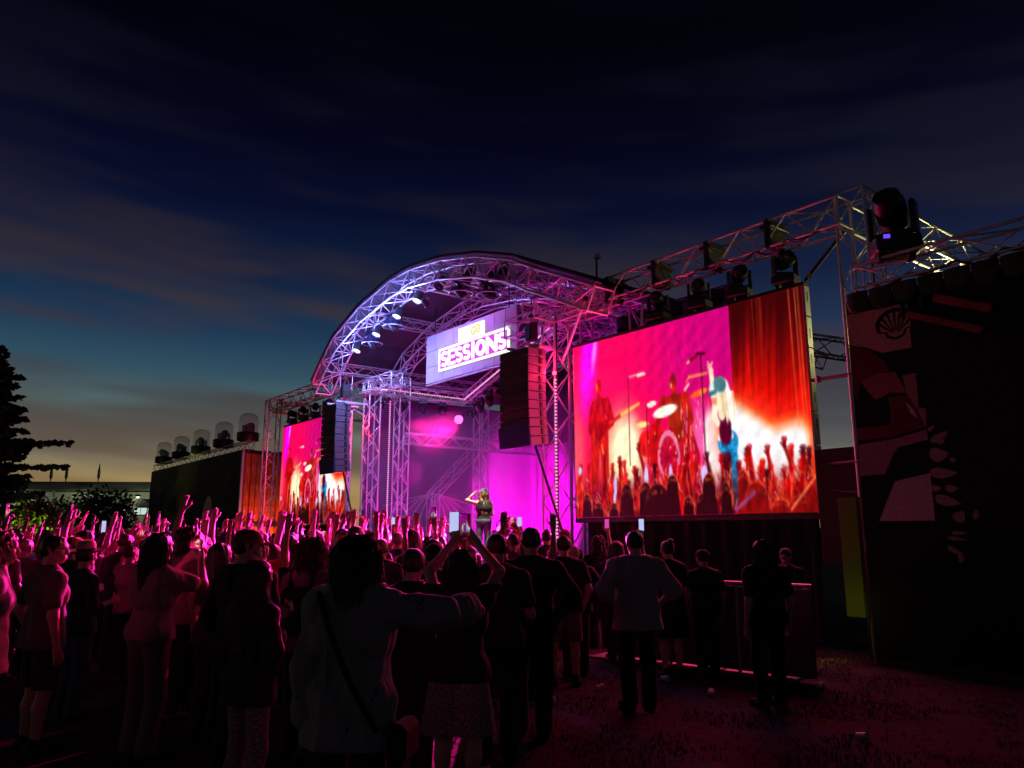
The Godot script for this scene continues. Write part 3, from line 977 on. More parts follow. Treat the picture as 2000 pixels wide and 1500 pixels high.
	for q in [[0.36, 0.80, 0.012, 0.035], [0.21, 0.83, 0.010, 0.03], [0.47, 0.80, 0.010, 0.032], [0.61, 0.80, 0.015, 0.022], [0.205, 0.90, 0.008, 0.02], [0.025, 0.73, 0.012, 0.012]]:
		p_blob(q[0], q[1], q[2], q[3], C.call(215, 190, 255), 1.0, 0.35)
	for q in [[0.06, 0.93, 0.024, 0.028], [0.12, 0.975, 0.028, 0.026], [0.20, 0.975, 0.022, 0.024], [0.265, 0.925, 0.032, 0.046], [0.355, 0.90, 0.028, 0.036], [0.41, 0.955, 0.060, 0.056], [0.475, 0.86, 0.026, 0.030], [0.54, 0.965, 0.022, 0.026], [0.60, 0.965, 0.030, 0.032], [0.625, 0.875, 0.026, 0.034], [0.69, 0.93, 0.020, 0.038], [0.755, 0.86, 0.020, 0.028], [0.80, 0.955, 0.044, 0.046], [0.88, 0.985, 0.03, 0.022], [0.945, 0.985, 0.04, 0.026], [0.985, 0.93, 0.022, 0.04]]:
		var hc: Color = C.call(34, 2, 5) if q[0] < 0.74 else C.call(128, 6, 4)
		p_blob(q[0] + 0.002, q[1] - 0.006, q[2] + 0.003, q[3] + 0.003, C.call(255, 90, 60), 0.75, 0.25)
		p_blob(q[0], q[1], q[2], q[3], hc, 1.0, 0.12)
		p_cap(q[0], q[1] + 0.02, q[0], 1.05, q[2] * 0.9, q[2] * 1.5, hc)
		for k in 14:
			var a := rng.randf_range(-2.6, -0.5)
			p_cap(q[0] + cos(a) * q[2] * 0.9, q[1] + sin(a) * q[3] * 1.35, q[0] + cos(a) * q[2] * 1.12, q[1] + sin(a) * q[3] * 1.62, 0.0012, 0.0008, C.call(210, 60, 40), 0.6)
	p_cap(0.915, 0.98, 1.0, 0.84, 0.0028, 0.0022, C.call(255, 120, 70))
	p_cap(0.725, 0.975, 0.795, 0.90, 0.0045, 0.004, C.call(150, 60, 120))
	for k in [0.952, 0.972, 0.982]:
		p_cap(k, 0.0, k + 0.004, 0.62, 0.0012, 0.0012, C.call(255, 120, 60), 0.8)
	var im := Image.create(PW, PH, false, Image.FORMAT_RGB8)
	for y in PH:
		for x in PW:
			var i := (y * PW + x) * 3
			var led := 0.96 + 0.03 * sin(x * 0.33 + y * 0.60) + 0.03 * sin(sqrt((x - 520.0) * (x - 520.0) + (y - 60.0) * (y - 60.0)) * 0.40) + 0.06 * fnl.get_noise_2d(x * 9.0, y * 9.0)
			im.set_pixel(x, y, Color(px[i] * led, px[i + 1] * led, px[i + 2] * led))
	return ImageTexture.create_from_image(im)

func quad_uv(w: float, h: float) -> QuadMesh:
	var q := QuadMesh.new()
	q.size = Vector2(w, h)
	return q

# an LED wall, centre of its lower edge at the node, facing the audience
func led_wall(label: String, sx0: float, sx1: float, y0: float, y1: float, m: Material) -> void:
	var w := sx1 - sx0
	var h := y1 - y0
	var t := thing("led_screen", label, "screen", S((sx0 + sx1) * 0.5, y0, 0), STAGE_TURN, "large LED walls beside the stage")
	part("display", quad_uv(w, h), m, t, Transform3D(Basis(), Vector3(0, h * 0.5, 0.004)))
	part("backing", box_mesh(Vector3(w - 0.02, h - 0.02, 0.10)), M.black_metal, t, Transform3D(Basis(), Vector3(0, h * 0.5, -0.056)))
	var n := 7
	for s in [-1.0, 1.0]:
		for k in n:
			var c := part("cabinet_side", bevel_box(Vector3(0.035, h / n - 0.012, 0.15), 0.006), M.alu_pale, t, Transform3D(Basis(), Vector3(s * (w * 0.5 + 0.02), h * (k + 0.5) / n, -0.078)))
			part("latch", box_mesh(Vector3(0.012, 0.16, 0.035)), M.black_metal, c, Transform3D(Basis(), Vector3(s * 0.013, 0.08 - 0.1 * (k % 2), 0.0)))
	part("top_rail", bevel_box(Vector3(w + 0.07, 0.06, 0.16), 0.008), M.black_metal, t, Transform3D(Basis(), Vector3(0, h + 0.034, -0.08)))
	part("bottom_rail", bevel_box(Vector3(w + 0.07, 0.10, 0.16), 0.008), M.black_metal, t, Transform3D(Basis(), Vector3(0, -0.055, -0.08)))
	var a := AreaLight3D.new()
	a.name = "screen_light"
	a.area_size = Vector2(w, h)
	a.light_color = Color(1.0, 0.20, 0.44)
	a.light_energy = 40.0
	a.shadow_enabled = true
	a.rotation.y = PI
	a.position = Vector3(0, h * 0.5, 0.03)
	t.add_child(a)

# ================================================================ fixtures
func spot(at: Vector3, to: Vector3, c: Color, e: float, ang: float, size := 0.08) -> void:
	var l := SpotLight3D.new()
	l.light_color = c
	l.light_energy = e
	l.spot_angle = ang
	l.spot_angle_attenuation = 0.6
	l.spot_range = 60.0
	l.spot_attenuation = 2.0
	l.light_size = size
	l.shadow_enabled = true
	l.name = "beam"
	add_child(l)
	l.look_at_from_position(at, to, Vector3.UP if absf((to - at).normalized().y) < 0.98 else Vector3.RIGHT)

func omni(at: Vector3, c: Color, e: float, size := 0.06) -> void:
	var l := OmniLight3D.new()
	l.light_color = c
	l.light_energy = e
	l.omni_range = 40.0
	l.omni_attenuation = 2.0
	l.light_size = size
	l.shadow_enabled = true
	l.name = "lamp_light"
	add_child(l)
	l.position = at

# moving head: base at the node, head above it; hung upside down when flip
func moving_head(label: String, at: Vector3, turn: float, pan: float, tilt: float, k: float, flip: bool, lens: Material, group: String, dome := false) -> Node3D:
	var t := thing("moving_light", label, "stage light", at, turn, group)
	var root := Transform3D(Basis(Vector3.BACK, PI) if flip else Basis(), Vector3.ZERO) * Transform3D(Basis().scaled(Vector3.ONE * k), Vector3.ZERO)
	part("base", bevel_box(Vector3(0.40, 0.15, 0.34), 0.02), M.black_plastic, t, root * Transform3D(Basis(), Vector3(0, 0.085, 0)))
	for s in [-1.0, 1.0]:
		part("clamp", box_mesh(Vector3(0.06, 0.06, 0.10)), M.black_metal, t, root * Transform3D(Basis(), Vector3(s * 0.13, -0.02, 0)))
	var py := Basis(Vector3.UP, pan)
	part("yoke_bridge", bevel_box(Vector3(0.34, 0.06, 0.16), 0.015), M.black_plastic, t, root * Transform3D(py, Vector3(0, 0.195, 0)))
	for s in [-1.0, 1.0]:
		part("yoke_arm", bevel_box(Vector3(0.055, 0.34, 0.15), 0.018), M.black_plastic, t, root * Transform3D(py, py * Vector3(s * 0.19, 0.34, 0)))
	var hb := py * Basis(Vector3.RIGHT, tilt)
	var hxf := root * Transform3D(hb, Vector3(0, 0.44, 0))
	var hd := part("head", M.mover_head, M.black_plastic, t, hxf)
	part("lens", M.mover_lens, lens, hd)
	if dome and flip:
		part("rain_cover", M.rain_cover, M.smoke_dome, t, root)
		part("cover_rim", M.cover_rim, M.alu, t, root)
	elif dome:
		part("dome_cover", M.dome_mesh, M.clear_dome, t, root)
		part("dome_collar", M.dome_collar, M.black_plastic, t, root)
	return t

func par_light(label: String, at: Vector3, dir: Vector3, lens: Material, k := 1.0, group := "") -> Node3D:
	var t := thing("wash_light", label, "stage light", at, 0.0, group)
	var y := dir.normalized()
	var x := y.cross(Vector3.UP if absf(y.y) < 0.9 else Vector3.RIGHT).normalized()
	var xf := Transform3D(Basis(x, y, x.cross(y)).scaled(Vector3.ONE * k), Vector3.ZERO)
	var c := part("can", M.par_can, M.black_metal, t, xf)
	part("lens", M.par_lens, lens, c)
	part("bracket", M.par_bracket, M.black_metal, t, Transform3D(Basis().scaled(Vector3.ONE * k), Vector3.ZERO))
	return t

# line array of loudspeakers hung from a frame; top at the node
func line_array(label: String, at: Vector3, n: int) -> void:
	var t := thing("line_array", label, "loudspeaker", at, STAGE_TURN, "loudspeaker arrays hung beside the stage opening")
	part("fly_frame", bevel_box(Vector3(1.12, 0.07, 0.40), 0.01), M.rig_blue, t, Transform3D(Basis(), Vector3(0, 0.04, -0.2)))
	for s in [-1.0, 1.0]:
		part("frame_arm", bevel_box(Vector3(0.06, 0.06, 1.1), 0.01), M.rig_blue, t, Transform3D(Basis(), Vector3(s * 0.3, 0.10, -0.35)))
	part("hoist", bevel_box(Vector3(0.22, 0.42, 0.24), 0.03), M.black_metal, t, Transform3D(Basis(), Vector3(0, 0.50, -0.25)))
	bar("chain", Vector3(0, 0.7, -0.25), Vector3(0, 1.3, -0.25), 0.015, M.black_metal, t)
	var p := Vector3(0, 0, 0)
	var ang := -0.03
	var bh := 0.19
	for k in n:
		ang += 0.006 + 0.022 * pow(float(k) / n, 1.6)
		var b := Basis(Vector3.RIGHT, ang)
		var c := p + b * Vector3(0, -bh * 0.5, 0)
		var xf := Transform3D(b, c)
		var e := part("cabinet", M.array_box, M.array_paint, t, xf)
		part("grille", M.array_grille, M.grille, e, Transform3D(Basis(), Vector3(0, 0, 0.008)))
		for s in [-1.0, 1.0]:
			part("rigging_plate", M.array_plate, M.black_metal, e, Transform3D(Basis(), Vector3(s * 0.512, 0, -0.10)))
		p += b * Vector3(0, -bh, 0)
	# the banner skirt clipped round the lowest boxes
	part("banner_skirt", bevel_box(Vector3(1.05, 0.46, 0.03), 0.01), M.skirt_print, t, Transform3D(Basis(Vector3.RIGHT, ang - 0.03), p + Basis(Vector3.RIGHT, ang) * Vector3(0, 0.22, 0.285)))
	bar("guy_pole", p + Vector3(0.1, 0.02, -0.2), p + Vector3(1.0, -2.4, -0.4), 0.028, M.black_metal, t)

func drape(called: String, label: String, a: Vector3, b: Vector3, y0: float, y1: float, m: Material, amp := 0.05, per := 0.28, thick := 0.012) -> void:
	# a hanging cloth with vertical folds between two points on the ground plan
	var t := thing(called, label, "drape", a.lerp(b, 0.5))
	var g := Geo.new()
	var d := b - a
	var n := maxi(8, int(d.length() / per * 6))
	var side := Vector3(-d.z, 0, d.x).normalized()
	var mid := a.lerp(b, 0.5)
	for lay in 2:
		var off := side * (thick * lay)
		var base := g.v.size()
		for k in n + 1:
			var f := float(k) / n
			var ph := f * d.length() / per * TAU
			var w := amp * (sin(ph) + 0.35 * sin(ph * 0.43 + 1.0))
			var dw := amp * (cos(ph) + 0.15 * cos(ph * 0.43 + 1.0)) * TAU / per
			var nn := (side - d.normalized() * dw).normalized() * (1.0 if lay == 1 else -1.0)
			for yy in [y0, y1]:
				g.v.append(a + d * f - mid + side * w + off + Vector3(0, yy, 0))
				g.n.append(nn)
		for k in n:
			var q := base + k * 2
			if lay == 1:
				g.i.append_array(PackedInt32Array([q, q + 1, q + 2, q + 2, q + 1, q + 3]))
			else:
				g.i.append_array(PackedInt32Array([q, q + 2, q + 1, q + 2, q + 3, q + 1]))
	part("cloth", geo_mesh(g), m, t)
	bar("hanging_bar", a - mid + Vector3(0, y1 + 0.02, 0), b - mid + Vector3(0, y1 + 0.02, 0), 0.025, M.black_metal, t)

# ================================================================ prints
func p_fill(w: int, h: int, c: Color) -> void:
	PW = w
	PH = h
	px.resize(w * h * 3)
	for i in w * h:
		px[i * 3] = c.r
		px[i * 3 + 1] = c.g
		px[i * 3 + 2] = c.b

func p_poly(p: PackedVector2Array, c: Color) -> void:
	var lo := p[0]
	var hi := p[0]
	for q in p:
		lo = lo.min(q)
		hi = hi.max(q)
	for y in range(maxi(0, int(lo.y)), mini(PH, int(hi.y) + 2)):
		for x in range(maxi(0, int(lo.x)), mini(PW, int(hi.x) + 2)):
			if Geometry2D.is_point_in_polygon(Vector2(x, y), p):
				p_mix((y * PW + x) * 3, c, 1.0)

func p_done(grain: float) -> ImageTexture:
	var im := Image.create(PW, PH, false, Image.FORMAT_RGB8)
	for y in PH:
		for x in PW:
			var i := (y * PW + x) * 3
			var k := 1.0 + grain * fnl.get_noise_2d(x * 3.0, y * 3.0) + grain * 0.6 * fnl.get_noise_2d(x * 17.0, y * 17.0)
			im.set_pixel(x, y, Color(clampf(px[i] * k, 0, 1), clampf(px[i + 1] * k, 0, 1), clampf(px[i + 2] * k, 0, 1)))
	return ImageTexture.create_from_image(im)

const MX := 12.18
const MY := 4.95
func mural_px(v: Vector2) -> Vector2:
	return Vector2((v.x - MX) * 130.0, (MY - v.y) * 130.0)

func banner_print() -> ImageTexture:
	p_fill(500, 630, Color8(6, 5, 6))
	var shapes := [
		[PackedVector2Array([Vector2(12.15, 4.76), Vector2(13.03, 4.74), Vector2(13.03, 4.12), Vector2(12.64, 4.12), Vector2(12.44, 4.23), Vector2(12.15, 4.33)]), Color8(206, 140, 132)],
		[PackedVector2Array([Vector2(12.15, 4.32), Vector2(12.44, 4.22), Vector2(12.63, 4.02), Vector2(12.72, 3.87), Vector2(12.58, 3.85), Vector2(12.30, 3.79), Vector2(12.22, 3.51), Vector2(12.15, 3.74)]), Color8(122, 40, 46)],
		[PackedVector2Array([Vector2(12.30, 3.78), Vector2(12.54, 3.85), Vector2(12.78, 3.84), Vector2(12.91, 3.53), Vector2(12.69, 3.56), Vector2(12.48, 3.49), Vector2(12.39, 3.61)]), Color8(168, 90, 96)],
		[PackedVector2Array([Vector2(12.87, 3.77), Vector2(13.05, 3.78), Vector2(13.04, 3.32), Vector2(13.13, 3.29), Vector2(13.11, 3.04), Vector2(13.05, 3.19), Vector2(12.91, 3.50)]), Color8(178, 118, 114)],
		[PackedVector2Array([Vector2(12.65, 3.50), Vector2(12.91, 3.51), Vector2(13.02, 3.30), Vector2(13.09, 3.05), Vector2(12.63, 2.96), Vector2(12.15, 2.96), Vector2(12.15, 3.13), Vector2(12.65, 3.13), Vector2(12.67, 3.33)]), Color8(116, 40, 52)],
		[PackedVector2Array([Vector2(12.87, 3.43), Vector2(12.97, 3.30), Vector2(13.02, 3.17), Vector2(12.93, 3.25)]), Color8(214, 166, 172)],
		[PackedVector2Array([Vector2(12.15, 2.90), Vector2(12.69, 2.94), Vector2(13.11, 3.02), Vector2(13.12, 2.89), Vector2(12.72, 2.82), Vector2(12.64, 2.71), Vector2(12.52, 2.48), Vector2(12.15, 2.48)]), Color8(172, 110, 128)],
		[PackedVector2Array([Vector2(12.38, 1.86), Vector2(12.64, 2.38), Vector2(13.10, 2.46), Vector2(13.10, 1.86)]), Color8(208, 152, 170)],
	]
	for s in shapes:
		var q := PackedVector2Array()
		for v in s[0]:
			q.append(mural_px(v))
		p_poly(q, s[1])
	var leaves := [[13.17, 3.04, 0.060, 0.030, -0.70], [13.26, 2.92, 0.130, 0.060, -0.50], [13.23, 2.70, 0.120, 0.110, 0.00], [13.26, 2.46, 0.170, 0.080, 0.05], [13.39, 2.61, 0.040, 0.040, 0.00], [13.16, 2.27, 0.060, 0.050, 0.00], [13.34, 2.26, 0.080, 0.060, 0.00], [13.28, 2.11, 0.160, 0.080, 0.25], [13.28, 2.85, 0.050, 0.030, -0.60], [13.39, 1.92, 0.080, 0.090, -0.80], [13.59, 1.93, 0.040, 0.070, 0.30], [13.37, 1.71, 0.090, 0.030, 0.00], [13.34, 1.64, 0.120, 0.030, 0.10], [13.31, 1.49, 0.110, 0.040, 0.50], [13.36, 1.41, 0.040, 0.070, 0.00]]
	for l in leaves:
		var c := mural_px(Vector2(l[0], l[1]))
		p_leaf(c, l[2] * 130.0, l[3] * 130.0, l[4], Color8(182, 128, 122))
	# scallop emblem, black outline with seven rays
	var e := mural_px(Vector2(12.84, 4.47))
	var R := 31.0
	var out := PackedVector2Array()
	for k in 25:
		var a := PI * 0.97 - (PI * 0.94) * k / 24.0
		var bump := 1.0 + 0.035 * absf(sin(k * PI * 7.0 / 24.0))
		out.append(e + Vector2(cos(a) * R * 1.12, -sin(a) * R * 0.98) * bump)
	for v in [Vector2(1.02, 0.30), Vector2(0.62, 0.34), Vector2(0.50, 0.66), Vector2(0.0, 0.86), Vector2(-0.50, 0.66), Vector2(-0.62, 0.34), Vector2(-1.02, 0.30)]:
		out.append(e + v * R)
	p_poly(out, Color8(6, 5, 6))
	var inn := PackedVector2Array()
	for v in out:
		inn.append(e + (v - e) * 0.80 + Vector2(0, 0.5))
	p_poly(inn, Color8(206, 140, 132))
	for k in 7:
		var a := PI * 0.90 - PI * 0.80 * k / 6.0
		var t := e + Vector2(cos(a) * R * 0.98, -sin(a) * R * 0.86)
		var f := e + Vector2(cos(a) * R * 0.20, R * 0.40 - sin(a) * R * 0.10)
		p_cap(f.x / PW, f.y / PH, t.x / PW, t.y / PH, 0.7 / PW, 2.4 / PW, Color8(6, 5, 6))
	return p_done(0.14)

func p_leaf(c: Vector2, a: float, b: float, rot: float, col: Color) -> void:
	var q := PackedVector2Array()
	for k in 20:
		var t := TAU * k / 20.0
		var v := Vector2(cos(t) * a, sin(t) * b * absf(sin(t * 0.5 + 0.2)) * 1.1)
		q.append(c + v.rotated(rot))
	p_poly(q, col)

func container_print() -> ImageTexture:
	p_fill(640, 240, Color8(26, 13, 13))
	for k in 60:
		p_blob(rng.randf(), rng.randf(), rng.randf_range(0.01, 0.06), rng.randf_range(0.01, 0.05), [Color8(70, 20, 20), Color8(16, 10, 13), Color8(82, 48, 40), Color8(58, 16, 32)][k % 4], 0.6, 0.8, rng.randf() * 3.0)
	p_blob(0.12, 0.30, 0.07, 0.10, Color8(130, 112, 92), 0.6, 0.7, 0.5)
	p_blob(0.71, 0.55, 0.050, 0.085, Color8(250, 226, 178), 1.0, 0.12, 0.2)
	p_blob(0.69, 0.70, 0.05, 0.04, Color8(150, 112, 106), 0.9, 0.5, -0.4)
	for k in 26:
		var u := rng.randf_range(0.64, 0.76)
		p_cap(u, rng.randf_range(0.6, 0.75), u + rng.randf_range(-0.02, 0.02), rng.randf_range(0.75, 0.92), 0.004, 0.002, Color8(90, 66, 60), 0.6)
	p_cap(0.86, 0.28, 0.90, 0.18, 0.008, 0.004, Color8(90, 70, 66), 0.8)
	p_cap(0.90, 0.42, 0.93, 0.52, 0.006, 0.004, Color8(80, 56, 60), 0.8)
	p_cap(0.78, 0.36, 0.80, 0.46, 0.008, 0.003, Color8(96, 74, 70), 0.8)
	return p_done(0.5)

func skirt_print_tex() -> ImageTexture:
	p_fill(256, 112, Color8(20, 66, 104))
	var c := Color8(60, 150, 190)
	p_cap(0.10, 0.25, 0.10, 0.8, 0.03, 0.03, c)
	p_cap(0.10, 0.25, 0.24, 0.8, 0.03, 0.03, c)
	p_cap(0.24, 0.25, 0.24, 0.8, 0.03, 0.03, c)
	for k in 10:
		var a := 0.7 + k * 0.5
		var b := a + 0.5
		p_cap(0.44 + cos(a) * 0.09, 0.52 + sin(a) * 0.28, 0.44 + cos(b) * 0.09, 0.52 + sin(b) * 0.28, 0.03, 0.03, c)
	p_blob(0.68, 0.52, 0.10, 0.12, c, 1.0, 0.1)
	p_blob(0.68, 0.52, 0.05, 0.06, Color8(20, 66, 104), 1.0, 0.1)
	return p_done(0.4)

# ================================================================ sky
func sky_picture() -> ImageTexture:
	var W := 1536
	var H := 768
	var im := Image.create(W, H, false, Image.FORMAT_RGBF)
	# elevation in degrees, colour on the afterglow side, colour away from it
	var st := [[-90.0, Color8(14, 13, 12), Color8(14, 13, 12)], [-2.0, Color8(60, 52, 40), Color8(30, 28, 32)], [0.0, Color8(196, 156, 84), Color8(62, 56, 66)], [3.0, Color8(172, 144, 88), Color8(66, 62, 74)], [5.0, Color8(126, 122, 100), Color8(74, 78, 90)], [8.0, Color8(88, 106, 104), Color8(74, 84, 102)], [11.0, Color8(50, 80, 96), Color8(58, 68, 90)], [14.0, Color8(28, 56, 84), Color8(44, 50, 76)], [18.0, Color8(16, 32, 62), Color8(28, 32, 58)], [23.0, Color8(8, 14, 42), Color8(14, 17, 40)], [28.0, Color8(4, 5, 25), Color8(7, 8, 25)], [34.0, Color8(2, 2, 10), Color8(4, 4, 11)], [45.0, Color8(1, 1, 6), Color8(2, 2, 6)], [90.0, Color8(1, 1, 6), Color8(1, 1, 6)]]
	for y in H:
		var el := 90.0 - 180.0 * (y + 0.5) / H
		var k := 0
		while k < st.size() - 2 and el > st[k + 1][0]:
			k += 1
		var f := clampf((el - st[k][0]) / (st[k + 1][0] - st[k][0]), 0.0, 1.0)
		var a: Color = st[k][1].srgb_to_linear().lerp(st[k + 1][1].srgb_to_linear(), f)
		var b: Color = st[k][2].srgb_to_linear().lerp(st[k + 1][2].srgb_to_linear(), f)
		for x in W:
			var az := wrapf(360.0 * (x + 0.5) / W, -180.0, 180.0)
			var warm := smoothstep(0.35, 1.0, 0.5 + 0.5 * cos(deg_to_rad(az + 42.0)))
			var c := b.lerp(a, warm)
			c *= lerpf(0.42, 1.0, smoothstep(-1.0, 0.55, cos(deg_to_rad(az + 20.0))))
			if el > -1.0 and el < 50.0:
				# long thin cloud bands, tipped down to the right
				var s := el + 5.0 * sin(deg_to_rad(az))
				var p := Vector3(cos(deg_to_rad(az)), sin(deg_to_rad(az)), 0.0)
				var n := fnl.get_noise_3d(p.x * 26.0, p.y * 26.0, s * 3.4)
				n += 0.28 * fnl.get_noise_3d(p.x * 90.0, p.y * 90.0, s * 12.0)
				var cl := smoothstep(-0.30, 0.34, n) * smoothstep(40.0, 15.0, el)
				var tint := Color8(66, 52, 52).lerp(Color8(118, 84, 62), clampf(1.0 - el / 9.0, 0.0, 1.0) * warm)
				tint = tint.lerp(Color8(26, 26, 40), smoothstep(14.0, 26.0, el))
				tint = tint.lerp(Color8(56, 54, 66), (1.0 - warm) * 0.5 * smoothstep(24.0, 12.0, el))
				c = c.lerp(tint.srgb_to_linear(), cl * 0.70)
			im.set_pixel(x, y, c)
	return ImageTexture.create_from_image(im)

# ================================================================ everything
func _ready() -> void:
	var t0 := Time.get_ticks_msec()
	rng.seed = 7
	fnl = FastNoiseLite.new()
	fnl.seed = 5
	fnl.frequency = 0.05
	fnl.fractal_octaves = 3
	var cam := Camera3D.new()
	cam.name = "camera"
	cam.fov = 53.13
	cam.far = 900.0
	cam.position = Vector3(0, 1.7, 0)
	cam.rotation.x = deg_to_rad(11.0)
	add_child(cam)
	cam.current = true
	var env := Environment.new()
	env.tonemap_mode = Environment.TONE_MAPPER_LINEAR
	env.tonemap_exposure = 1.0
	env.background_mode = Environment.BG_SKY
	env.volumetric_fog_enabled = true
	env.volumetric_fog_density = 0.0
	env.sdfgi_enabled = true
	env.ssao_enabled = true
	env.ssil_enabled = true
	var sky := Sky.new()
	var pano := PanoramaSkyMaterial.new()
	pano.panorama = sky_picture()
	sky.sky_material = pano
	env.sky = sky
	var we := WorldEnvironment.new()
	we.name = "world"
	we.environment = env
	add_child(we)
	materials()
	print("sky ", Time.get_ticks_msec() - t0)
	build_ground()
	build_stage()
	print("stage ", Time.get_ticks_msec() - t0)
	build_wings()
	build_left()
	build_right()
	print("sets ", Time.get_ticks_msec() - t0)
	build_people()
	print("people ", Time.get_ticks_msec() - t0)
	build_details()

func materials() -> void:
	tube_mesh = CylinderMesh.new()
	tube_mesh.top_radius = 1.0
	tube_mesh.bottom_radius = 1.0
	tube_mesh.height = 1.0
	tube_mesh.radial_segments = 8
	tube_mesh.rings = 1
	mk("alu", lin(0.62, 0.62, 0.64), 0.36, 0.55)
	mk("alu_dark", lin(0.30, 0.30, 0.32), 0.45, 0.5)
	mk("alu_pale", lin(0.50, 0.50, 0.48), 0.5, 0.3)
	mk("black_metal", lin(0.022, 0.022, 0.024), 0.5, 0.2)
	mk("black_plastic", lin(0.012, 0.012, 0.013), 0.42)
	mk("rig_blue", lin(0.42, 0.42, 0.46), 0.5, 0.3)
	mk("array_paint", lin(0.10, 0.10, 0.12), 0.5)
	mk("grille", lin(0.018, 0.018, 0.022), 0.65, 0.1)
	var sp := mk("skirt_print", Color.WHITE, 0.8)
	sp.albedo_texture = skirt_print_tex()
	mk("drape_black", lin(0.02, 0.02, 0.022), 0.9)
	mk("drape_purple", lin(0.30, 0.16, 0.34), 0.9)
	mk("drape_wing", lin(0.20, 0.11, 0.23), 0.9)
	mk("roof_skin", lin(0.035, 0.035, 0.045), 0.7)
	mk("deck", lin(0.04, 0.04, 0.042), 0.6)
	mk("sign_panel", lin(0.44, 0.40, 0.45), 0.7)
	mk("sign_seam", lin(0.22, 0.21, 0.25), 0.7)
	glow("sign_white", Color(1.0, 0.98, 1.0), 1.25)
	glow("sign_pink", Color(0.88, 0.0, 0.86), 0.95)
	glow("sign_yellow", Color(0.93, 0.88, 0.12), 0.95)
	mk("skin_light", lin(0.46, 0.29, 0.22), 0.5)
	mk("skin_mid", lin(0.36, 0.20, 0.13), 0.55)
	mk("skin_dark", lin(0.14, 0.075, 0.05), 0.5)
	mk("eye_white", lin(0.5, 0.5, 0.5), 0.2)
	for q in [["cloth_black", 0.014, 0.014, 0.016], ["cloth_charcoal", 0.022, 0.022, 0.025], ["cloth_navy", 0.02, 0.025, 0.06], ["cloth_white", 0.60, 0.58, 0.56], ["cloth_grey", 0.15, 0.145, 0.145], ["cloth_pink", 0.55, 0.32, 0.34], ["cloth_beige", 0.24, 0.19, 0.145], ["cloth_olive", 0.44, 0.44, 0.37], ["cloth_red", 0.40, 0.04, 0.03], ["cloth_orange", 0.55, 0.18, 0.04], ["cloth_lilac", 0.34, 0.26, 0.33], ["cloth_green", 0.06, 0.14, 0.08], ["denim", 0.07, 0.10, 0.17], ["denim_light", 0.20, 0.30, 0.45], ["cloth_mauve", 0.16, 0.10, 0.11]]:
		var m := mk(q[0], lin(q[1], q[2], q[3]), 0.85)
		m.rim_enabled = true
		m.rim = 0.35
		m.rim_tint = 0.5
		weave(m, Vector3(9, 9, 9))
	var pat := mk("cloth_pattern", Color.WHITE, 0.85)
	pat.albedo_texture = noise_tex(0.05, 8, Color(0.04, 0.03, 0.04), Color(0.95, 0.85, 0.88), 256, 2)
	pat.uv1_triplanar = true
	pat.uv1_scale = Vector3(5, 5, 5)
	for q in [["hair_dark", 0.012, 0.009, 0.008], ["hair_brown", 0.055, 0.028, 0.016], ["hair_red", 0.16, 0.06, 0.025], ["hair_blond", 0.42, 0.30, 0.16], ["hair_grey", 0.30, 0.29, 0.28]]:
		var m := mk(q[0], lin(q[1], q[2], q[3]), 0.42)
		m.albedo_texture = noise_tex(0.06, 77, Color(0.45, 0.45, 0.45), Color(1, 1, 1), 256, 3) if not M.has("hair_tex") else M["hair_tex"]
		M["hair_tex"] = m.albedo_texture
		m.uv1_triplanar = true
		m.uv1_scale = Vector3(26, 2.5, 26)
		m.heightmap_enabled = true
		m.heightmap_texture = M["hair_tex"]
		m.heightmap_scale = 0.35
	mk("straw", lin(0.36, 0.27, 0.20), 0.8)
	mk("cup_white", lin(0.7, 0.7, 0.68), 0.5)
	var cd := mk("clear_dome", Color(0.80, 0.86, 0.90, 0.24), 0.08)
	cd.transparency = BaseMaterial3D.TRANSPARENCY_ALPHA
	# lamps
	glow("lens_white", Color(1.0, 1.0, 0.97), 2.2)
	glow("lens_magenta", Color(1.0, 0.35, 0.9), 3.0)
	glow("lens_red", Color(1.0, 0.35, 0.45), 2.5)
	glow("lens_pink_dim", Color(0.9, 0.2, 0.45), 0.8)
	mk("lens_dark", lin(0.02, 0.02, 0.03), 0.1)
	glow("led_pink", Color(1.0, 0.62, 0.88), 1.1)
	glow("led_violet", Color(0.42, 0.28, 1.0), 1.2)
	glow("display_blue", Color(0.35, 0.6, 1.0), 0.9)
	glow("display_pale", Color(0.75, 0.8, 1.0), 0.9)
	glow("display_pink", Color(0.9, 0.3, 0.7), 0.8)
	glow("window_glow", Color(0.82, 0.9, 0.86), 0.85)
	# shared shapes
	M["mover_head"] = lathe([Vector2(0.001, -0.20), Vector2(0.09, -0.195), Vector2(0.125, -0.15), Vector2(0.14, -0.05), Vector2(0.145, 0.05), Vector2(0.135, 0.13), Vector2(0.12, 0.17), Vector2(0.12, 0.20), Vector2(0.105, 0.20), Vector2(0.105, 0.18)], 20)
	M["mover_lens"] = lathe([Vector2(0.105, 0.182), Vector2(0.07, 0.192), Vector2(0.001, 0.196)], 20)
	M["par_can"] = lathe([Vector2(0.001, -0.16), Vector2(0.07, -0.15), Vector2(0.10, -0.10), Vector2(0.105, 0.10), Vector2(0.125, 0.13), Vector2(0.125, 0.15), Vector2(0.112, 0.15), Vector2(0.112, 0.12)], 20)
	M["par_lens"] = lathe([Vector2(0.112, 0.122), Vector2(0.06, 0.145), Vector2(0.001, 0.152)], 20)
	M["par_bracket"] = tube([Vector3(-0.13, 0.0, 0), Vector3(-0.13, 0.16, 0), Vector3(-0.08, 0.22, 0), Vector3(0.08, 0.22, 0), Vector3(0.13, 0.16, 0), Vector3(0.13, 0.0, 0)], 0.014)
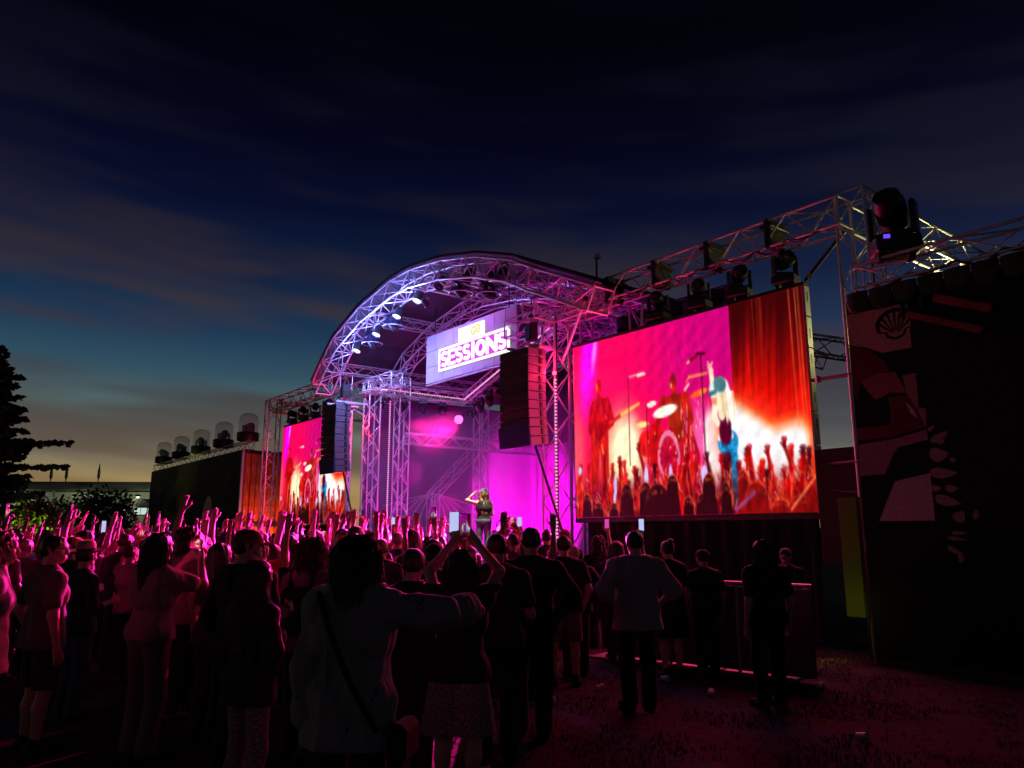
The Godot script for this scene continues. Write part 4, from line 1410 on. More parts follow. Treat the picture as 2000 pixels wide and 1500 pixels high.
	M["dome_mesh"] = lathe([Vector2(0.33, 0.12), Vector2(0.33, 0.68), Vector2(0.31, 0.79), Vector2(0.25, 0.88), Vector2(0.14, 0.93), Vector2(0.001, 0.945)], 28)
	M["dome_collar"] = lathe([Vector2(0.30, -0.04), Vector2(0.37, -0.02), Vector2(0.38, 0.24), Vector2(0.33, 0.27), Vector2(0.001, 0.28)], 28)
	mk("smoke_dome", Color(0.16, 0.18, 0.30, 0.42), 0.12).transparency = BaseMaterial3D.TRANSPARENCY_ALPHA
	M["rain_cover"] = lathe([Vector2(0.001, -0.03), Vector2(0.26, 0.0), Vector2(0.30, 0.06), Vector2(0.33, 0.30), Vector2(0.37, 0.46)], 28)
	M["cover_rim"] = lathe([Vector2(0.365, 0.45), Vector2(0.385, 0.455), Vector2(0.385, 0.475), Vector2(0.365, 0.48)], 28)
	M["array_box"] = bevel_box(Vector3(1.0, 0.18, 0.5), 0.012)
	for k in 1:
		var g := Geo.new()
		g_box(g, Vector3(0, 0, 0.0), Vector3(0.98, 0.16, 0.49))
		M["array_grille"] = geo_mesh(g)
	M["array_plate"] = bevel_box(Vector3(0.02, 0.13, 0.07), 0.004)
	M["phone_case"] = bevel_box(Vector3(0.076, 0.156, 0.010), 0.003)
	M["phone_display"] = quad_uv(0.070, 0.148)

func build_ground() -> void:
	var g := mk("turf", Color.WHITE, 0.95)
	g.albedo_texture = noise_tex(0.02, 3, Color8(12, 12, 9), Color8(38, 33, 24), 1024, 5)
	g.uv1_triplanar = true
	g.uv1_world_triplanar = true
	g.uv1_scale = Vector3(0.22, 0.22, 0.22)
	g.heightmap_enabled = true
	g.heightmap_texture = noise_tex(0.03, 4, Color.BLACK, Color.WHITE, 1024, 5)
	g.heightmap_scale = 1.2
	var pm := PlaneMesh.new()
	pm.size = Vector2(700, 700)
	struct("ground", pm, g, Vector3(0, 0, -150))
	# trodden grass in the open patch on the right
	var bl := Geo.new()
	for k in 3:
		var a := k * 2.1
		var d := Vector3(cos(a), 0, sin(a))
		var s := Vector3(-d.z, 0, d.x) * 0.004
		g_quad(bl, d * 0.01 - s, d * 0.022 + Vector3(0, 0.035, 0) - s * 0.7, d * 0.022 + Vector3(0, 0.035, 0) + s * 0.7, d * 0.01 + s)
		g_quad(bl, d * 0.022 + Vector3(0, 0.035, 0) - s * 0.7, d * 0.045 + Vector3(0, 0.055, 0), d * 0.045 + Vector3(0, 0.055, 0), d * 0.022 + Vector3(0, 0.035, 0) + s * 0.7)
	var gm := mk("grass_blade", lin(0.026, 0.030, 0.014), 0.8)
	var mm := MultiMesh.new()
	mm.transform_format = MultiMesh.TRANSFORM_3D
	mm.mesh = geo_mesh(bl)
	mm.instance_count = 42000
	for k in mm.instance_count:
		var d := rng.randf_range(3.6, 15.0)
		var x := rng.randf_range(-0.5, 0.62) * d
		var bare := fnl.get_noise_2d(x * 14.0, d * 14.0)
		if bare < -0.02 and rng.randf() < 0.85:
			d = rng.randf_range(12.0, 16.0)
		var sc := rng.randf_range(0.25, 0.95)
		mm.set_instance_transform(k, Transform3D(Basis(Vector3.UP, rng.randf() * TAU).scaled(Vector3(sc, sc * rng.randf_range(0.5, 1.1), sc)), Vector3(x, 0, -d)))
	var gi := MultiMeshInstance3D.new()
	gi.name = "grass"
	gi.multimesh = mm
	gi.material_override = gm
	add_child(gi)
	gi.set_meta("kind", "stuff")
	tag(gi, "short trodden grass on the dark field", "grass")

func build_stage() -> void:
	var B := stage_basis()
	# ---- deck
	var dk := thing("stage_deck", "black raised stage platform under the arched roof", "stage", S(0, 0, -4.0), STAGE_TURN)
	part("platform", bevel_box(Vector3(11.0, 0.16, 9.6), 0.02), M.deck, dk, Transform3D(Basis(), Vector3(0, 1.0, 0)))
	for k in 11:
		part("front_panel", bevel_box(Vector3(0.98, 0.90, 0.03), 0.006), M.drape_black, dk, Transform3D(Basis(), Vector3(-5.0 + k, 0.46, 4.76)))
	for k in 6:
		for s in [-1.0, 1.0]:
			bar("leg", Vector3(-5.2 + k * 2.08, 0, s * 4.5), Vector3(-5.2 + k * 2.08, 0.92, s * 4.5), 0.04, M.alu_dark, dk)
	# ---- roof: front arch, rear arch, purlins, skin
	var prof := [Vector2(-6.25, 6.62), Vector2(-5.55, 7.25), Vector2(-4.76, 7.86), Vector2(-3.03, 8.48), Vector2(-1.16, 8.83), Vector2(-0.02, 8.86), Vector2(1.54, 8.68), Vector2(3.14, 8.32), Vector2(4.55, 7.83), Vector2(5.27, 7.44), Vector2(6.27, 6.97), Vector2(7.2, 6.52)]
	var fa := []
	var ra := []
	var ups := []
	for k in prof.size():
		var t: Vector2 = (prof[mini(k + 1, prof.size() - 1)] - prof[maxi(k - 1, 0)]).normalized()
		var n := Vector2(-t.y, t.x)
		var c: Vector2 = prof[k] - n * 0.30
		ups.append(STAGE_X * n.x + Vector3(0, n.y, 0))
		fa.append(S(c.x, c.y, 0.72))
		ra.append(S(c.x, c.y - 0.10, -1.75))
	truss("roof_arch", "front curved aluminium arch of the stage roof, nearest the audience", "truss", fa, Vector3.UP, 0.56, 0.50, 0.50, M.alu, "curved roof arches", 0.027, 0.0145, ups)
	truss("roof_arch", "second curved aluminium arch behind the glowing sign", "truss", ra, Vector3.UP, 0.42, 0.42, 0.48, M.alu, "curved roof arches", 0.025, 0.0135, ups)
	var rb := []
	for k in prof.size():
		rb.append(ra[k] - STAGE_Z * 5.6)
	truss("roof_arch", "rear curved aluminium arch deep under the stage roof", "truss", rb, Vector3.UP, 0.42, 0.42, 0.5, M.alu, "curved roof arches", 0.025, 0.0135, ups)
	var pl := ["at the left eave of the roof", "on the left slope of the roof", "near the top of the roof", "just right of the roof's top", "on the right slope of the roof", "at the right eave of the roof"]
	var pk := [1, 3, 5, 6, 8, 10]
	for j in 6:
		var p: Vector3 = fa[pk[j]]
		truss("roof_purlin", "straight lattice beam running back from the front arch " + pl[j], "truss", [p - STAGE_Z * 0.3, p - STAGE_Z * 8.0], Vector3.UP, 0.30, 0.30, 0.45, M.alu, "roof beams between the arches", 0.020, 0.0095)
	var sk := thing("roof_canopy", "dark curved canopy skin stretched over the stage arches", "roof", S(0, 6.5, -3.5))
	for k in prof.size() - 1:
		var g := Geo.new()
		var t: Vector2 = (prof[k + 1] - prof[k]).normalized()
		var n := Vector2(-t.y, t.x) * 0.05
		var o := S(0, 6.5, -3.5)
		for s in [1.0, 2.0]:
			var a: Vector2 = prof[k] + n * s
			var b: Vector2 = prof[k + 1] + n * s
			var q := [S(a.x, a.y, 1.02) - o, S(b.x, b.y, 1.02) - o, S(b.x, b.y, -8.2) - o, S(a.x, a.y, -8.2) - o]
			if s == 1.0: g_quad(g, q[0], q[1], q[2], q[3])
			else: g_quad(g, q[3], q[2], q[1], q[0])
		var a1: Vector2 = prof[k] + n
		var b1: Vector2 = prof[k + 1] + n
		g_quad(g, S(a1.x, a1.y, 1.02) - o, S(a1.x + n.x, a1.y + n.y, 1.02) - o, S(b1.x + n.x, b1.y + n.y, 1.02) - o, S(b1.x, b1.y, 1.02) - o)
		part("canopy_panel", geo_mesh(g), M.roof_skin, sk)
	# ---- towers
	var tw := [[-5.0, -0.62, 6.6, 0.40, "left front roof tower with a pink lamp on it"], [-5.0, -1.75, 6.9, 0.38, "left roof tower edged with a pink LED strip"], [-5.0, -5.05, 6.9, 0.38, "tower at the back left of the stage behind the singer"], [5.0, 0.12, 6.6, 0.42, "right front roof tower behind the hanging loudspeakers"], [5.05, -0.62, 6.6, 0.36, "right roof tower against the edge of the big screen"], [5.0, -8.0, 6.9, 0.38, "tower at the back right of the stage"]]
	for q in tw:
		truss("roof_tower", q[4], "truss", [S(q[0], 0.02, q[1]), S(q[0], q[2], q[1])], STAGE_Z, q[3], q[3], 0.46, M.alu, "upright lattice towers of the stage", 0.026, 0.013)
	# ---- beams
	truss("side_truss", "low lattice beam along the stage's left side, under the hung lights", "truss", [S(-4.98, 4.86, -1.95), S(-5.3, 4.86, -8.3)], Vector3.UP, 0.36, 0.36, 0.42, M.alu, "", 0.026, 0.0135)
	truss("eave_truss", "left eave beam with the descending LED line", "truss", [S(-4.9, 6.42, -0.3), S(-4.86, 6.42, -4.4)], Vector3.UP, 0.36, 0.36, 0.40, M.alu, "", 0.024, 0.013)
	truss("light_truss", "slanting beam below the sign carrying the hung stage lights", "truss", [S(-4.86, 6.42, -4.4), S(4.8, 6.42, -0.3)], Vector3.UP, 0.40, 0.40, 0.36, M.alu, "", 0.024, 0.013)
	truss("eave_truss", "lattice beam crossing the front between the two roof towers", "truss", [S(-7.6, 6.5, -0.62), S(-3.4, 6.5, -0.62)], Vector3.UP, 0.40, 0.42, 0.44, M.alu, "", 0.026, 0.0135)
	truss("eave_truss", "short lattice beam on the right towers above the loudspeakers", "truss", [S(3.4, 6.5, 0.12), S(6.6, 6.5, 0.12)], Vector3.UP, 0.42, 0.42, 0.40, M.alu, "", 0.026, 0.0135)
	truss("eave_truss", "right eave beam running back from the right tower", "truss", [S(5.0, 6.5, 0.9), S(5.0, 6.5, -7.8)], Vector3.UP, 0.40, 0.40, 0.40, M.alu, "", 0.026, 0.0135)
	for q in [[-7.2, 6.6, 0.5, -5.2, 5.5, -0.5, "left"], [6.4, 6.5, 0.5, 5.2, 5.4, 0.1, "right"]]:
		var br := thing("roof_brace", "bare diagonal brace tube under the %s end of the roof" % q[6], "brace", S(q[0], q[1], q[2]), 0.0, "roof brace tubes")
		bar("tube", Vector3.ZERO, S(q[3], q[4], q[5]) - S(q[0], q[1], q[2]), 0.03, M.alu, br)
		part("clamp", bevel_box(Vector3(0.1, 0.1, 0.1), 0.02), M.black_metal, br)
	# ---- bent rear truss with its splayed cables
	truss("bent_truss", "bent lattice leg with splayed cables at the stage's left rear", "truss", [S(-6.0, 0.02, -3.7), S(-6.0, 3.05, -3.7), S(-6.0, 4.95, -5.7), S(-6.0, 6.6, -7.4)], STAGE_X, 0.34, 0.34, 0.40, M.alu, "", 0.020, 0.0095)
	var cb := thing("cable_fan", "fan of pale cables spreading from the bent lattice leg", "cable", S(-6.0, 3.0, -3.7))
	for k in 12:
		var a := -1.5 + 3.0 * k / 11.0
		var pts := []
		for j in 7:
			var f := j / 6.0
			pts.append(Vector3(0, 0, 0) + STAGE_Z * (sin(a) * 2.0 * f) + Vector3(0, 0.1 - 0.35 * absf(sin(a)) * f - (1.9 * cos(a)) * f * f, 0))
		part("cable", tube(pts, 0.014), M.alu_pale, cb)
	# ---- drapes behind
	drape("backdrop", "wide purple backdrop cloth behind the singer", S(-8.2, 0, -9.4), S(5.4, 0, -9.4), 1.05, 6.4, M.drape_purple, 0.05, 0.6)
	drape("wing_drape", "dark drape closing the left side of the stage", S(-7.4, 0, -9.3), S(-7.4, 0, -1.6), 0.9, 6.6, M.drape_wing, 0.025, 0.9)
	drape("wing_drape", "dark drape closing the right side of the stage", S(5.9, 0, -8.7), S(5.9, 0, -1.0), 0.9, 6.2, M.drape_black, 0.05, 0.5)
	drape("masking_drape", "black masking cloth above the right screen beside the roof", S(5.6, 0, -1.25), S(9.0, 0, -1.25), 4.0, 6.55, M.drape_black, 0.03, 0.5)
	drape("masking_drape", "black masking cloth high at the rear of the stage", S(-7.6, 0, -9.0), S(5.4, 0, -9.0), 5.2, 8.2, M.drape_black, 0.03, 0.5)
	# ---- sign
	sign_board()
	# ---- loudspeakers
	line_array("black line array hanging left of the stage, before the far screen", S(-4.55, 5.62, 0.85), 11)
	line_array("large black line array hanging right of the stage, before the near tower", S(4.74, 5.62, 0.85), 11)
	# ---- lights in the roof
	var wl := [[-0.15, 8.15, 0.62, "below the middle of the arch"], [-1.25, 7.95, 0.62, "second from the top of the arch"], [-2.45, 7.66, 0.62, "third from the top of the arch"], [-3.70, 7.40, 0.62, "lowest on the left of the arch"]]
	for q in wl:
		var at := S(q[0], q[1], q[2])
		par_light("lit white wash lamp " + q[3], at, Vector3(-0.25, -1.0, 0.35), M.lens_white, 1.1, "white wash lamps under the front arch")
		spot(at + Vector3(-0.05, -0.20, 0.07), at + Vector3(0.3, -3.0, -1.6), Color(0.62, 0.66, 1.0), 5.0, 60.0, 0.1)
		omni(at + Vector3(0, -0.22, 0) + STAGE_Z * 0.42, Color(0.50, 0.54, 1.0), 4.2, 0.1)
	moving_head("hung moving light in a clear dome on the left arch, upper one", S(-2.0, 8.12, 0.35), STAGE_TURN, 0.4, 2.6, 0.85, true, M.lens_dark, "domed lights under the roof", true)
	moving_head("hung moving light in a clear dome on the left arch, lower one", S(-3.3, 7.85, 0.35), STAGE_TURN, 0.2, 2.7, 0.85, true, M.lens_dark, "domed lights under the roof", true)
	moving_head("hung moving light in a clear dome near the arch top", S(1.55, 8.25, 0.35), STAGE_TURN, 0.8, 2.4, 0.85, true, M.lens_dark, "domed lights under the roof", true)
	moving_head("hung moving light in a clear dome right of the arch top", S(2.8, 7.9, 0.35), STAGE_TURN, 1.2, 2.0, 0.85, true, M.lens_dark, "domed lights under the roof", true)
	for q in [[0.9, 8.3, 0.55, "left of the two top domes"], [2.2, 8.15, 0.55, "between the two top domes"], [3.6, 7.8, 0.55, "right of the two top domes"]]:
		par_light("unlit black wash lamp " + q[3], S(q[0], q[1], q[2]), Vector3(-0.4, -1.0, 0.5), M.lens_dark, 1.2, "unlit lamps near the arch top")
	# lights hung from the slanting beam
	for k in 7:
		var f := 0.04 + 0.13 * k
		var p := S(-4.86, 6.18, -4.4).lerp(S(4.8, 6.18, -0.3), f)
		moving_head(["small hung light at the far end of the slanting beam", "second hung light from the beam's far end", "third hung light from the beam's far end, beside the back tower", "middle hung light of the slanting beam", "hung light just right of the beam's middle", "second hung light from the beam's near end", "hung light at the near end of the slanting beam"][k], p, STAGE_TURN + 0.5, 0.3 * k, 2.2 + 0.2 * (k % 3), 0.8, true, M.lens_pink_dim if k == 3 else M.lens_dark, "lights hung from the slanting beam")
	for k in 4:
		var p := S(-4.88, 6.18, -0.9 - 0.8 * k)
		moving_head(["first hung light of the left eave beam, by the front tower", "second hung light of the left eave beam", "third hung light of the left eave beam", "last hung light of the left eave beam"][k], p, STAGE_TURN + 1.0, 0.2 * k, 2.5, 0.7, true, M.lens_dark, "lights hung from the left eave beam")
	# the one that burns magenta towards the audience
	var hot := S(-4.55, 5.62, -3.75)
	var ht := par_light("blazing magenta spotlight under the left eave beam", hot, Vector3(0.12, -0.22, 1.0), M.lens_magenta, 1.35)
	spot(hot + Vector3(0.03, -0.05, 0.24), Vector3(-4.2, 3.1, -9.5), Color(1.0, 0.12, 0.62), 2000.0, 13.0, 0.12)
	omni(hot + Vector3(0.05, -0.05, 0.34), Color(1.0, 0.02, 0.80), 0.6, 0.1)
	# small lamps on the towers
	for q in [[-4.72, 5.05, -0.36, "small red lamp burning on the left front tower"], [5.26, 5.12, 0.36, "small red lamp burning on the right front tower"]]:
		var at := S(q[0], q[1], q[2])
		par_light(q[3], at, STAGE_Z + STAGE_X * 0.6 + Vector3(0, -0.1, 0), M.lens_red, 0.45, "small red tower lamps")
		omni(at + (STAGE_Z + STAGE_X * 0.6).normalized() * 0.16, Color(1.0, 0.10, 0.22), 1.6, 0.05)
		if q[0] > 0.0:
			spot(at + (STAGE_Z + STAGE_X * 0.6).normalized() * 0.16, Vector3(-3.5, 1.95, -6.6), Color(1.0, 0.08, 0.36), 120.0, 11.0, 0.08)
	# wash from the wings and floor onto the set
	var fl := [[-3.2, 1.25, -6.0, -7.3, 2.7, -9.2, 62.0, 38.0, "left rear, aimed at the side drape"], [-3.6, 1.25, -4.6, -7.3, 2.0, -6.0, 1.4, 45.0, "left of the singer, aimed sideways"], [2.0, 1.25, -7.0, -1.0, 4.0, -8.7, 4.0, 50.0, "below the backdrop"], [-3.6, 1.25, -0.7, -5.0, 5.2, -1.6, 5.0, 45.0, "at the left tower's foot"], [-4.3, 1.25, -2.6, -5.0, 5.0, -5.2, 2.6, 50.0, "under the low side beam"], [3.9, 1.25, -0.4, 4.6, 7.0, -0.2, 5.0, 55.0, "at the right tower's foot"], [4.3, 3.0, -1.3, 4.0, 8.0, -0.6, 3.5, 60.0, "on a stand by the right tower"]]
	for q in fl:
		var at := S(q[0], q[1], q[2])
		var to := S(q[3], q[4], q[5])
		par_light("magenta floor lamp on the stage deck, " + q[8], at, to - at, M.lens_magenta, 0.9, "floor lamps on the stage")
		spot(at + (to - at).normalized() * 0.22, to, Color(1.0, 0.0, 0.86), q[6] * 2.4, q[7], 0.12)
	# blinders added along the lip to light the crowd, unseen behind it
	var bn := [[-4.3, -6.0, -11.0, 150.0, "leftmost"], [-1.6, -4.5, -9.0, 230.0, "second"], [1.2, -3.6, -7.0, 260.0, "third"], [3.7, -2.9, -6.0, 240.0, "rightmost"]]
	for q in bn:
		var at := S(q[0], 1.78, 0.62)
		var to := Vector3(q[1], 1.45, q[2])
		var pl2 := par_light("%s added pink blinder on a stand at the stage lip" % q[4], at, to - at, M.lens_magenta, 0.9, "added pink blinders along the stage lip")
		bar("stand", Vector3(0, -0.70, 0), Vector3(0, -0.12, 0), 0.02, M.black_metal, pl2)
		spot(at + (to - at).normalized() * 0.22, to, Color(1.0, 0.12, 0.60), q[3] * 4.0, 26.0, 0.12)
	# follow spot on the singer
	var fs := S(3.4, 7.75, 0.75)
	var fto := Vector3(-0.69, 2.3, -19.0)
	par_light("narrow white follow spot at the right of the front arch", fs, fto - fs, M.lens_white, 0.8)
	spot(fs + (fto - fs).normalized() * 0.2, fto, Color(0.95, 1.0, 0.85), 95.0, 9.0, 0.06)
	# narrow beam through the haze
	var nb := S(3.6, 5.75, -1.0)
	var nt := S(-7.2, 2.3, -5.2)
	par_light("narrow magenta beam lamp near the slanting beam's right end", nb, nt - nb, M.lens_magenta, 0.7)
	spot(nb + (nt - nb).normalized() * 0.2, nt, Color(1.0, 0.0, 0.72), 190.0, 5.0, 0.05)
	spot(nb + (nt - nb).normalized() * 0.2, S(-7.2, 4.0, -3.4), Color(1.0, 0.0, 0.72), 120.0, 3.5, 0.05)
	# ---- LED pixel lines
	var ls := [["led_strip", "upright line of pink LED beads on the left tower", S(-5.12, 1.2, -1.38), S(-5.12, 6.1, -1.38), 74], ["led_strip", "line of pink LED beads along the left eave beam", S(-4.62, 6.36, -0.3), S(-4.60, 6.36, -4.15), 58], ["led_strip", "line of pink LED beads along the slanting beam", S(-4.70, 6.36, -4.10), S(4.6, 6.36, -0.1), 120], ["led_strip", "upright line of pale LED beads on the right tower", S(5.28, 1.2, 0.36), S(5.28, 5.0, 0.36), 50]]
	for q in ls:
		var t := thing(q[0], q[1], "LED strip", q[2], 0.0, "LED bead lines on the rig")
		var d: Vector3 = q[3] - q[2]
		bar("channel", Vector3.ZERO, d, 0.022, M.black_metal, t)
		var g := Geo.new()
		var bd := Geo.new()
		g_lathe(bd, [Vector2(0.001, -0.026), Vector2(0.024, -0.016), Vector2(0.03, 0), Vector2(0.024, 0.016), Vector2(0.001, 0.026)], 6)
		for k in q[4]:
			add_geo(g, bd, Transform3D(Basis(), d * (k + 0.5) / q[4] + STAGE_Z * 0.03 + STAGE_X * 0.012))
		var pp := part("beads", geo_mesh(g), M.led_pink, t)
		pp.set_meta("kind", "stuff")

# a heavy capital letter, extruded; hw is half the stroke
func glyph(c: String, w: float, h: float, hw: float) -> ArrayMesh:
	var polys: Array[PackedVector2Array] = []
	var lines := []
	match c:
		"S":
			var rx := w / 2 - hw
			var ry := (h - 2 * hw) / 4.0
			var l := PackedVector2Array()
			for k in 15:
				var a := deg_to_rad(28.0 + 242.0 * k / 14.0)
				l.append(Vector2(w / 2 + cos(a) * rx, h - hw - ry + sin(a) * ry))
			for k in range(1, 15):
				var a := deg_to_rad(90.0 - 242.0 * k / 14.0)
				l.append(Vector2(w / 2 + cos(a) * rx, hw + ry + sin(a) * ry))
			lines.append(l)
		"E":
			var s := 1.7 * hw
			polys.append(PackedVector2Array([Vector2(0, 0), Vector2(w, 0), Vector2(w, s), Vector2(2 * hw, s), Vector2(2 * hw, h / 2 - s * 0.45), Vector2(w * 0.92, h / 2 - s * 0.45), Vector2(w * 0.92, h / 2 + s * 0.45), Vector2(2 * hw, h / 2 + s * 0.45), Vector2(2 * hw, h - s), Vector2(w, h - s), Vector2(w, h), Vector2(0, h)]))
		"I":
			polys.append(PackedVector2Array([Vector2(w / 2 - hw * 1.15, 0), Vector2(w / 2 + hw * 1.15, 0), Vector2(w / 2 + hw * 1.15, h), Vector2(w / 2 - hw * 1.15, h)]))
		"N":
			var s := 2.1 * hw
			polys.append(PackedVector2Array([Vector2(0, 0), Vector2(s, 0), Vector2(s, h * 0.56), Vector2(w - s * 0.95, 0), Vector2(w, 0), Vector2(w, h), Vector2(w - s, h), Vector2(w - s, h * 0.44), Vector2(s * 0.95, h), Vector2(0, h)]))
		"O":
			for half in 2:
				var l := PackedVector2Array()
				for k in 13:
					var a := PI * (k / 12.0 + half) + (0.0 if k else -0.001)
					l.append(Vector2(w / 2 + cos(a) * (w / 2 - hw * 1.15), h / 2 + sin(a) * (h / 2 - hw * 1.15)))
				lines.append(l)
	for l in lines:
		polys.append_array(Geometry2D.offset_polyline(l, hw * (1.15 if c == "O" else 1.0), Geometry2D.JOIN_ROUND, Geometry2D.END_BUTT))
	var g := Geo.new()
	var d := 0.03
	for p in polys:
		if Geometry2D.is_polygon_clockwise(p):
			p.reverse()
		var tri := Geometry2D.triangulate_polygon(p)
		var base := g.v.size()
		for q in p:
			g.v.append(Vector3(q.x, q.y, d))
			g.n.append(Vector3(0, 0, 1))
		for k in range(0, tri.size(), 3):
			var a := p[tri[k]]
			var e := (p[tri[k + 1]] - a).cross(p[tri[k + 2]] - a)
			g.i.append_array(PackedInt32Array([base + tri[k], base + tri[k + (2 if e > 0 else 1)], base + tri[k + (1 if e > 0 else 2)]]))
		for k in p.size():
			var a := p[k]
			var b := p[(k + 1) % p.size()]
			g_quad(g, Vector3(a.x, a.y, 0), Vector3(a.x, a.y, d), Vector3(b.x, b.y, d), Vector3(b.x, b.y, 0))
	return geo_mesh(g)

func sign_board() -> void:
	# lower left corner of the panel at the node
	var t := thing("stage_sign", "glowing SESSIONS sign on a lilac panel hung under the arch", "sign", S(-2.28, 6.17, -1.0), STAGE_TURN)
	var W := 4.5
	var H := 1.50
	part("backing", box_mesh(Vector3(W, H, 0.05)), M.sign_seam, t, Transform3D(Basis(), Vector3(W / 2, H / 2, -0.05)))
	for i in 9:
		for j in 3:
			part("panel", bevel_box(Vector3(0.488, 0.488, 0.05), 0.006), M.sign_panel, t, Transform3D(Basis(), Vector3(0.25 + i * 0.5, 0.25 + j * 0.5, -0.012)))
	# frame of the word
	var x0 := 0.78
	var x1 := 4.22
	var y0 := 0.26
	var y1 := 0.96
	var b := 0.075
	var z := 0.03
	part("word_field", box_mesh(Vector3(x1 - x0 - 0.02, y1 - y0 - 0.02, 0.02)), M.sign_pink, t, Transform3D(Basis(), Vector3((x0 + x1) / 2, (y0 + y1) / 2, z)))
	part("border", box_mesh(Vector3(x1 - x0, b, 0.04)), M.sign_white, t, Transform3D(Basis(), Vector3((x0 + x1) / 2, y0 + b / 2, z + 0.012)))
	part("border", box_mesh(Vector3(x1 - x0, b, 0.04)), M.sign_white, t, Transform3D(Basis(), Vector3((x0 + x1) / 2, y1 - b / 2, z + 0.012)))
	part("border", box_mesh(Vector3(b, y1 - y0 - 2 * b, 0.04)), M.sign_white, t, Transform3D(Basis(), Vector3(x0 + b / 2, (y0 + y1) / 2, z + 0.012)))
	part("border", box_mesh(Vector3(b, y1 - y0 - 2 * b, 0.04)), M.sign_white, t, Transform3D(Basis(), Vector3(x1 - b / 2, (y0 + y1) / 2, z + 0.012)))
	var tb := part("tab", box_mesh(Vector3(1.26, 0.42, 0.04)), M.sign_white, t, Transform3D(Basis(), Vector3(1.82 + 0.63, y1 + 0.205, z + 0.010)))
	var word := "SESSIONS"
	var wx := x0 + b + 0.055
	var tw := x1 - x0 - 2 * b - 0.10
	var adv := [0.118, 0.118, 0.118, 0.118, 0.075, 0.155, 0.162, 0.118]
	var sum := 0.0
	for a in adv:
		sum += a
	for k in word.length():
		var w: float = tw * adv[k] / sum
		var h := y1 - y0 - 2 * b - 0.07
		part("letter", glyph(word[k], w * 0.97, h, 0.053), M.sign_white, t, Transform3D(Basis(), Vector3(wx, (y0 + y1) / 2 - h / 2, z + 0.012)))
		wx += w
	# yellow mark on the tab
	var mx := 0.14
	for s in [0, 1]:
		var ring := []
		for k in 15:
			var a := 0.5 + 5.3 * k / 14.0 if s == 0 else TAU * k / 14.0
			ring.append(Vector3(mx + s * 0.22 + cos(a) * 0.085, 0.0 + s * 0.02 + sin(a) * 0.115, 0.026))
		part("mark", tube(ring, 0.022, 6), M.sign_yellow, tb)
	part("mark", box_mesh(Vector3(0.10, 0.03, 0.02)), M.sign_yellow, tb, Transform3D(Basis(), Vector3(mx + 0.05, -0.03, 0.026)))
	part("mark", box_mesh(Vector3(0.15, 0.03, 0.02)), M.sign_yellow, tb, Transform3D(Basis(), Vector3(mx + 0.22, 0.02, 0.026)))
	var a := AreaLight3D.new()
	a.name = "sign_light"
	a.area_size = Vector2(3.4, 0.9)
	a.light_color = Color(1.0, 0.55, 1.0)
	a.light_energy = 1.2
	a.shadow_enabled = true
	a.rotation.y = PI
	a.position = Vector3(2.5, 0.7, 0.12)
	t.add_child(a)
	# a lilac flood on the panel from the front arch
	spot(S(0.3, 7.75, 0.6), S(0.3, 6.9, -1.0), Color(0.95, 0.20, 0.85), 2.4, 70.0, 0.2)
	par_light("small violet flood under the arch lighting the sign", S(0.3, 7.85, 0.68), S(0, 6.9, -1.0) - S(0.3, 7.85, 0.7), M.led_violet, 0.7)
	bar("hanger", Vector3(0.4, H, -0.04), Vector3(0.4, H + 0.9, -0.04), 0.015, M.black_metal, t)
	bar("hanger", Vector3(W - 0.4, H, -0.04), Vector3(W - 0.4, H + 0.9, -0.04), 0.015, M.black_metal, t)
	bar("bottom_rail", Vector3(0, -0.035, -0.03), Vector3(W, -0.035, -0.03), 0.03, M.alu, t)

